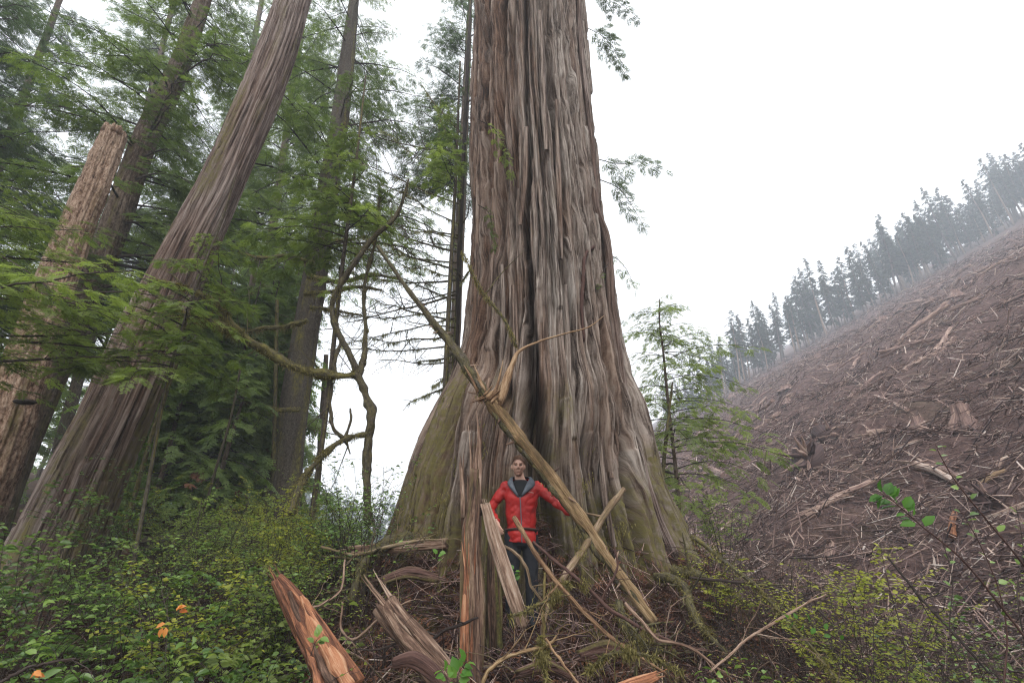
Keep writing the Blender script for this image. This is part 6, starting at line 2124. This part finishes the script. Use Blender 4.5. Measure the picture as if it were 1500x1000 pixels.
# hanging fine rootlets and bare wiry stems on the face of the mound
mb = MB()
for k in range(620):
    x, y = (q.uniform(-2.2, 3.3), q.uniform(3.6, 6.4)) if k % 2 else (q.normal(1.3, 0.55), q.uniform(3.5, 5.6))
    p = np.array([x, y, gz(x, y)])
    d = unit(np.array([q.normal(0, 1), q.normal(-0.5, 0.8), q.uniform(0.2, 1.4)]))
    l = q.uniform(0.25, 0.8)
    t = np.linspace(0, 1, 7)[:, None]
    tube(mb, p + d * l * t - UP * l * 0.7 * t ** 2 + np.cumsum(q.normal(0, 0.02, (7, 3)), axis=0), np.linspace(0.006, 0.002, 7), 4, cap=False, tint=q.uniform(0.1, 0.9))
tag(build('wiry_stems', mb, M['redtwig']), 'wiry reddish stems and rootlets poking out of the mound', 'undergrowth', kind='stuff')

# ------------------------------------------------------------------ shrubs
q = np.random.RandomState(14)


def bush(name, x, y, h, rad, leafmat, seed, label, group=None, **kw):
    r = np.random.RandomState(seed)
    b = np.array([x, y, gz(x, y) - 0.05])
    t = thing(name, b, label, 'shrub', group)
    sm, lm = MB(), MB()
    shrub(sm, lm, b, h, rad, r, **kw)
    build('stems', sm, M['twig'], t)
    build('foliage', lm, leafmat, t)
    return t


def bush_at(name, px, py, Y, rad, leafmat, seed, label, group=None, **kw):
    c = at(px, py, Y)
    return bush(name, c[0], Y, max(0.3, c[2] - gz(c[0], Y)), rad, leafmat, seed, label, group, **kw)


GS = 'glossy leaved bushes crowding the lower left'
LS = 'glossy dark green bush crowded among its like in the lower left undergrowth'
for k, (x, y, h, rad) in enumerate([(-2.55, 2.6, 0.75, 0.55), (-1.8, 2.75, 0.62, 0.5), (-3.2, 3.1, 0.95, 0.6), (-1.35, 3.1, 0.6, 0.45), (-2.3, 3.4, 0.85, 0.6), (-3.9, 3.7, 1.05, 0.7), (-1.75, 3.9, 0.78, 0.5), (-3.0, 4.2, 1.0, 0.65), (-2.3, 4.7, 0.95, 0.6), (-4.3, 4.6, 1.25, 0.7), (-3.4, 5.2, 1.0, 0.7), (-5.2, 5.3, 1.5, 0.7), (-1.2, 2.5, 0.45, 0.4), (-0.85, 3.3, 0.45, 0.35), (-4.6, 6.2, 1.0, 0.7), (-2.9, 2.4, 0.8, 0.5)]):
    bush('salal_bush', x, y, h * 1.22, rad, M['salal'] if k % 4 else M['brightleaf'], 100 + k, LS if k % 4 else 'lighter yellow green bush among the glossy dark ones in the lower left undergrowth', GS, nst=[20, 13, 17][k % 3], lsize=[0.078, 0.058, 0.07, 0.085][k % 4], lper=[8, 12, 7][k % 3], twigs=[6, 5, 7][k % 3], tint=[(0.05, 0.7), (0.2, 1.0), (0.4, 1.0)][k % 3])
GH = 'small leaved pale green bushes on the left forest floor'
LH = 'small leaved pale green bush growing on the left forest floor before the dark woods'
for k, (x, y, h, rad) in enumerate([(-3.0, 6.2, 1.2, 0.8), (-4.2, 7.2, 1.2, 0.9), (-2.6, 7.2, 1.1, 0.7), (-3.6, 8.3, 1.2, 0.9), (-5.0, 8.6, 1.2, 0.9), (-2.4, 5.7, 0.95, 0.6), (-4.6, 10.0, 1.3, 1.0), (-6.2, 9.4, 1.2, 1.0), (-3.3, 9.6, 1.2, 0.8), (-5.8, 11.5, 1.3, 1.1), (-7.2, 12.5, 1.4, 1.2), (-4.6, 12.0, 1.3, 1.0), (-8.5, 11.0, 1.4, 1.2), (-6.5, 14.0, 1.5, 1.3), (-9.5, 14.5, 1.5, 1.4)]):
    bush('huckleberry_bush', x, y, h * 1.25, rad, [M['huck'], M['brightleaf'], M['salal']][k % 3], 130 + k, ['yellowish small leaved bush on the left forest floor before the dark woods', 'light green bush on the left forest floor before the dark woods', 'darker green bush on the left forest floor before the dark woods'][k % 3], GH, nst=26, lsize=0.042 if y < 8 else 0.055, lper=10, twigs=8, tint=(0.35, 1.0), srad=0.005)
# airy bush with leaves against the bright gap
bush('airy_bush', -1.75, 6.1, 1.75, 0.75, M['salal'], 160, 'tall airy bush with sparse leaves against the bright gap left of the giant cedar', nst=26, lsize=0.055, lper=5, twigs=5, tint=(0.3, 0.95), low=0.35)
bush('airy_bush', -2.35, 6.9, 1.9, 0.6, M['salal'], 161, 'leafy upright bush growing at the foot of the crooked alder', nst=20, lsize=0.06, lper=6, twigs=5, tint=(0.3, 0.9), low=0.4)
for k, (px, py, Y, lab) in enumerate([(330, 690, 6.2, 'tall airy light green bush in front of the moss sleeved trunk'), (240, 740, 5.4, 'light green bush rising before the foot of the leaning cedar'), (470, 720, 6.6, 'tall thin leafed bush under the mossy stub bough'), (390, 720, 7.2, 'airy pale bush before the mossy trunk'), (520, 700, 6.9, 'sprawling leafy bush against the stem of the crooked alder'), (310, 790, 4.6, 'light green bush standing over the glossy leaves left of the orange shard'), (420, 790, 5.2, 'bright leafy bush behind the orange shard')]):
    bush_at('airy_bush', px, py, Y, 0.55, [M['brightleaf'], M['salal'], M['huck']][k % 3], 210 + k, lab, nst=22, lsize=0.05, lper=8, twigs=7, tint=(0.35, 1.0), low=0.35, srad=0.005)
# bushes climbing the foot of the leaning cedar
bush('salal_bush', -5.6, 6.4, 2.3, 0.7, M['salal'], 163, 'tall dark leafy bush pressed against the foot of the leaning cedar', nst=22, lsize=0.06, lper=7, twigs=6, tint=(0.1, 0.7), low=0.5)
bush('salal_bush', -4.9, 4.4, 1.5, 0.6, M['huck'], 164, 'pale yellow leaved bush at the left picture edge below the snag', nst=12, lsize=0.04, lper=8, twigs=5, tint=(0.1, 0.7), low=0.5)
# right side
bush_at('huckleberry_bush', 1205, 775, 4.6, 0.46, M['huck'], 170, 'yellow green feathery bush, brightest in the lower right', nst=20, lsize=0.04, lper=12, twigs=10, tint=(0.55, 1.0), low=0.42, srad=0.005)
bush_at('huckleberry_bush', 1040, 795, 5.6, 0.3, M['huck'], 171, 'small yellow green bush right beside the foot of the giant cedar', nst=14, lsize=0.038, lper=10, twigs=6, tint=(0.4, 0.9), low=0.6)
bush_at('huckleberry_bush', 1045, 715, 7.6, 0.5, M['brightleaf'], 172, 'green bush below the young hemlock', nst=18, lsize=0.05, lper=9, twigs=7, tint=(0.3, 0.9), low=0.6)
bush_at('huckleberry_bush', 1340, 850, 4.3, 0.5, M['huck'], 173, 'dull green low bush right of the yellow green feathery bush', nst=20, lsize=0.036, lper=8, twigs=7, tint=(0.1, 0.7), srad=0.004)
bush_at('huckleberry_bush', 1160, 895, 3.7, 0.4, M['huck'], 174, 'low sparse bush in front of the yellow green feathery bush', nst=16, lsize=0.034, lper=6, twigs=6, tint=(0.2, 0.8), srad=0.004)
bush_at('huckleberry_bush', 1300, 905, 3.4, 0.5, M['huck'], 175, 'twiggy green bush at the bottom right below the dark stems', nst=22, lsize=0.036, lper=7, twigs=7, tint=(0.1, 0.7), srad=0.004)
bush_at('huckleberry_bush', 1450, 840, 3.6, 0.5, M['salal'], 176, 'dark leafy bush at the right picture edge', nst=20, lsize=0.045, lper=6, twigs=6, tint=(0.1, 0.8), srad=0.004)
bush_at('huckleberry_bush', 1110, 960, 3.2, 0.3, M['salal'], 177, 'small green plant at the bottom edge right of the orange tip', nst=10, lsize=0.06, lper=6, twigs=4, tint=(0.5, 0.9), srad=0.004)
bush_at('huckleberry_bush', 1480, 790, 4.6, 0.6, M['huck'], 178, 'sparse bush behind the dark leafy one at the right edge', nst=20, lsize=0.034, lper=5, twigs=6, tint=(0.0, 0.6), srad=0.004)
bush_at('huckleberry_bush', 1220, 850, 4.0, 0.45, M['huck'], 179, 'olive bush spreading below the yellow green feathery one', nst=13, lsize=0.036, lper=9, twigs=8, tint=(0.2, 0.8), srad=0.004)
for k, (x, y, h) in enumerate([(1.7, 4.3, .7), (2.3, 4.9, .8), (2.9, 5.6, .95), (3.5, 5.3, 1.0), (4.1, 5.2, 1.0), (1.9, 5.4, .6), (4.7, 5.8, 1.1), (3.2, 6.4, 1.2), (5.4, 5.2, 1.0), (3.9, 6.6, 1.2)]):
    bush('twiggy_bush', x, y, h, 0.6, M['deadleaf'], 190 + k, 'bare twiggy brown bush in the tangle right of the giant cedar', 'bare twiggy bushes on the right', nst=34, lsize=0.03, lper=2, twigs=8, srad=0.0042, low=0.2, arch=0.9)
# few leaves sprouting by the posts: each leaf its own part
LM, LT_ = leaf_tpl(0.72, 0.10, 0.12)


def leafy_stem(name, pts, Y, r, label, seed, nleaf, lsize, mat, cat='plant', tint=(0.4, 1.0), low=0.3):
    qq = np.random.RandomState(seed)
    Ys = np.interp(np.linspace(0, 1, len(pts)), np.linspace(0, 1, len(Y)), Y)
    P = np.array([at(a, b_, y) for (a, b_), y in zip(pts, Ys)])
    P = resample(P, 30)
    t = thing(name, P[0], label, cat)
    build('stem', tube(MB(), P, np.linspace(r, r * 0.35, 30), 6, 0.15, seed, tint=0.4), M['redtwig'] if r > 0.004 else M['twig'], t)
    for k in range(nleaf):
        i = int((low + (1 - low) * (k + 0.5) / nleaf) * 29)
        d = unit(P[min(i + 1, 29)] - P[max(i - 1, 0)])
        s = unit(np.cross(d, [0, 1, 0.3])) * (1 if k % 2 else -1)
        xd = unit(s + d * 0.5 + qq.normal(0, 0.25, 3))
        nr = unit(np.array([0, -0.5, 0.9]) + qq.normal(0, 0.35, 3))
        yv = unit(np.cross(nr, xd))
        zv = np.cross(xd, yv)
        V = P[i] + lsize * qq.uniform(0.65, 1.2) * (LM @ np.stack([xd, yv, zv], 0)) + xd * 0.01
        build('leaf', MB().add(V, T=LT_, tint=qq.uniform(*tint)), mat, t)
    return t


leafy_stem('leafy_sprig', [(668, 1010), (672, 985), (684, 968)], [3.6, 3.6], 0.004, 'bright green round leaved sprig at the bottom beside the orange faced post', 1, 9, 0.085, M['shoot'], low=0.2)
leafy_stem('leafy_sprig', [(652, 1012), (655, 995), (648, 978)], [3.6, 3.55], 0.003, 'small bright sprig just left of the round leaved sprig', 2, 6, 0.06, M['shoot'], low=0.3)
leafy_stem('leafy_sprig', [(640, 830), (640, 818), (644, 806)], [5.2, 5.2], 0.003, 'tiny green sprig on the mound left of the posts', 3, 5, 0.07, M['shoot'])
leafy_stem('leafy_sprig', [(757, 860), (752, 845), (755, 832)], [5.2, 5.2], 0.003, 'green sprig in the dark between the slab and the legs', 4, 6, 0.06, M['shoot'])
leafy_stem('leafy_sprig', [(455, 960), (462, 940), (470, 930)], [3.5, 3.5], 0.003, 'green sprig in front of the orange shard', 5, 6, 0.06, M['salal'])
# dark arching canes in the right foreground
leafy_stem('bramble_cane', [(1560, 1010), (1480, 905), (1410, 820), (1350, 770), (1310, 735), (1290, 722)], [2.4, 2.5], 0.006, 'arching dark cane bearing large bright leaves at its tip in the right foreground', 11, 18, 0.066, M['shoot'], tint=(0.0, 0.8), low=0.6)
leafy_stem('bramble_cane', [(1540, 880), (1490, 815), (1440, 755), (1400, 705), (1378, 668), (1370, 650)], [2.6, 2.7], 0.0055, 'tall dark cane with few leaves crossing the slope at the right edge', 12, 9, 0.045, M['salal'], low=0.3)
leafy_stem('bramble_cane', [(1470, 1005), (1475, 930), (1462, 860), (1432, 790), (1405, 745)], [2.8, 2.9], 0.0045, 'dark leafy cane standing between the two arching canes', 13, 14, 0.042, M['salal'], low=0.3)
leafy_stem('bramble_cane', [(1330, 1005), (1322, 930), (1300, 850), (1288, 790)], [3.2, 3.3], 0.004, 'thin upright reddish cane left of the large leaved cane', 14, 10, 0.035, M['huck'], low=0.3)
leafy_stem('bramble_cane', [(1420, 1005), (1392, 930), (1395, 850), (1380, 790)], [3.0, 3.1], 0.004, 'thin reddish cane right of the thin upright one', 15, 12, 0.036, M['salal'], low=0.3)
leafy_stem('bramble_cane', [(1505, 960), (1490, 870), (1498, 800), (1488, 740)], [2.9, 3.0], 0.004, 'dark cane rising at the very right edge', 16, 10, 0.04, M['salal'], low=0.3)
leafy_stem('bramble_cane', [(1285, 1010), (1245, 950), (1190, 915), (1150, 905)], [3.0, 3.2], 0.004, 'low arching cane in front of the yellow green feathery bush', 17, 9, 0.05, M['shoot'], tint=(0.0, 0.6), low=0.4)
# two orange dead leaves hanging in the left bushes
for k, (px, py, lab) in enumerate([(263, 887, 'crumpled orange dead leaf hanging in the bushes, upper of two'), (246, 917, 'crumpled orange dead leaf hanging in the bushes, lower of two'), (52, 982, 'curled orange dead leaf at the bottom left corner')]):
    p = at(px, py, 3.0)
    mb = MB()
    for j in range(3):
        leaves(mb, [p + q.normal(0, 0.012, 3)], [[q.normal(0, 1), q.normal(0, .4), q.normal(-0.3, .5)]], [[q.normal(0, .4), -0.8, 0.5]], np.array([0.052]), q.uniform(0, 1))
    tag(build('dead_leaf', mb, M['autumn'], origin=p), lab, 'leaf')


# ferns
def fern(x, y, r, label, seed, n=9, group=None, mat='salal'):
    qq = np.random.RandomState(seed)
    b = np.array([x, y, gz(x, y)])
    t = thing('sword_fern', b, label, 'fern', group)
    for k in range(n):
        a = 6.283 * k / n + qq.normal(0, 0.2)
        d = np.array([math.cos(a), math.sin(a), 0])
        L = r * qq.uniform(0.8, 1.15)
        tt = np.linspace(0, 1, 26)[:, None]
        P = b + d * L * tt + UP * L * (1.1 * tt - 1.05 * tt ** 2)
        mb = MB()
        s = np.cross(d, UP)
        wv = L * 0.16 * np.sin(np.linspace(0.25, 3.05, 26))
        for sg in (-1, 1):
            leaves(mb, P, np.tile(s * sg, (26, 1)) + d * 0.25 - UP * 0.15, np.tile(UP, (26, 1)) + qq.normal(0, 0.1, (26, 3)), np.maximum(wv, 0.01), np.clip(qq.normal(0.55, 0.1, 26), 0, 1))
        build('frond', mb, M[mat], t)


fern(3.05, 3.0, 0.42, 'green fern at the bottom right under the dark canes', 1)
fern(3.7, 3.3, 0.4, 'green fern at the right bottom, larger leaved, behind the first fern', 2)
fern(-5.3, 6.9, 0.6, 'fern at the foot of the leaning cedar', 3)

for k, (x, y, r) in enumerate([(-2.1, 3.9, .5), (-3.5, 4.6, .6), (-1.5, 4.4, .45), (-2.7, 5.6, .6), (-4.4, 5.6, .7)]):
    fern(x, y, r, ['arching fern between the orange shard and the glossy bushes', 'large fern among the bushes in front of the leaning cedar', 'fern at the left foot of the mound', 'fern under the tall airy bush at mid left', 'tall fern beside the foot of the leaning cedar'][k], 40 + k)
for k, (x, y, h) in enumerate([(-1.6, 3.5, .9), (-2.4, 4.1, 1.2), (-3.4, 3.5, 1.2), (-1.2, 5.2, 1.0), (-2.0, 5.4, 1.5), (-3.8, 5.9, 1.6)]):
    bush('twiggy_bush', x, y, h, 0.55, M['huck'], 230 + k, 'bare twiggy bush poking out of the leafy undergrowth on the left', 'bare twiggy bushes on the left', nst=16, lsize=0.035, lper=2, twigs=6, srad=0.0042, low=0.4, arch=0.6)

# ------------------------------------------------------------------ logs lying in the left woods
for k, (pts, Y, wds, mat, lab) in enumerate([([(210, 800), (300, 792), (380, 806)], [9.0, 9.6], [22, 24, 20], 'mossy', 'dark mossy fallen log behind the left bushes'), ([(215, 800), (260, 770), (320, 760)], [11, 12], [14, 14, 10], 'redtwig', 'reddish rotten log further back in the left woods')]):
    slab('fallen_log', pts, Y, wds, M[mat], lab, 'log', 200 + k, thick=0.9, tint=0.5, mos=0.8, end_splint=(4, 4), n=30)
# brown dead bough hanging in the woods
q2 = np.random.RandomState(3)
for k, (px, py, Y, lab) in enumerate([(300, 765, 11.5, 'rust brown dead fir boughs lying behind the moss sleeved trunk'), (302, 690, 13.5, 'rust brown dead foliage hanging on the reddish slim trunk')]):
    mb = MB()
    c = at(px, py, Y)
    m = 110
    pos = c + q2.normal(0, 1, (m, 3)) * [0.7, 0.5, 0.4]
    place(mb, TPL_LOW, pos, q2.normal(0, 1, (m, 3)) * [1, 1, 0.4] - [0, 0, 0.3], UP + q2.normal(0, 0.3, (m, 3)), q2.uniform(0.25, 0.5, m), q2, lo=0.3, hi=1)
    tag(build('dead_bough', mb, M['deadleaf'], origin=c, smooth=False), lab, 'branch')

# ------------------------------------------------------------------ mist
hm, t, N, L = _new('mist')
vp = N.new('ShaderNodeVolumePrincipled')
vp.inputs['Color'].default_value = (0.86, 0.925, 1.0, 1)
vp.inputs['Density'].default_value = 0.0024
o_ = N.new('ShaderNodeOutputMaterial')
L.new(vp.outputs[0], o_.inputs['Volume'])
lo = np.array([VG[:, 0].min() - 2, VG[:, 1].min() - 2, VG[:, 2].min() - 1.0])
hi = np.array([VG[:, 0].max() + 2, VG[:, 1].max() + 2, VG[:, 2].max() + 32.0])
V = np.array([[x, y, z] for z in (lo[2], hi[2]) for y in (lo[1], hi[1]) for x in (lo[0], hi[0])])
Qd = np.array([[0, 2, 3, 1], [4, 5, 7, 6], [0, 1, 5, 4], [2, 6, 7, 3], [0, 4, 6, 2], [1, 3, 7, 5]])
hz = build('haze', MB().add(V, Qd), hm, smooth=False)
tag(hz, kind='stuff')

for o in [o for o in bpy.data.objects if o.parent is None and o.type in ('EMPTY', 'MESH') and o.location.z < -400]:
    for c in list(o.children_recursive):
        bpy.data.objects.remove(c)
    bpy.data.objects.remove(o)
print('tris', sum(len(o.data.loops) - 2 * len(o.data.polygons) for o in bpy.data.objects if o.type == 'MESH') / 1e6, 'objects', len(bpy.data.objects))
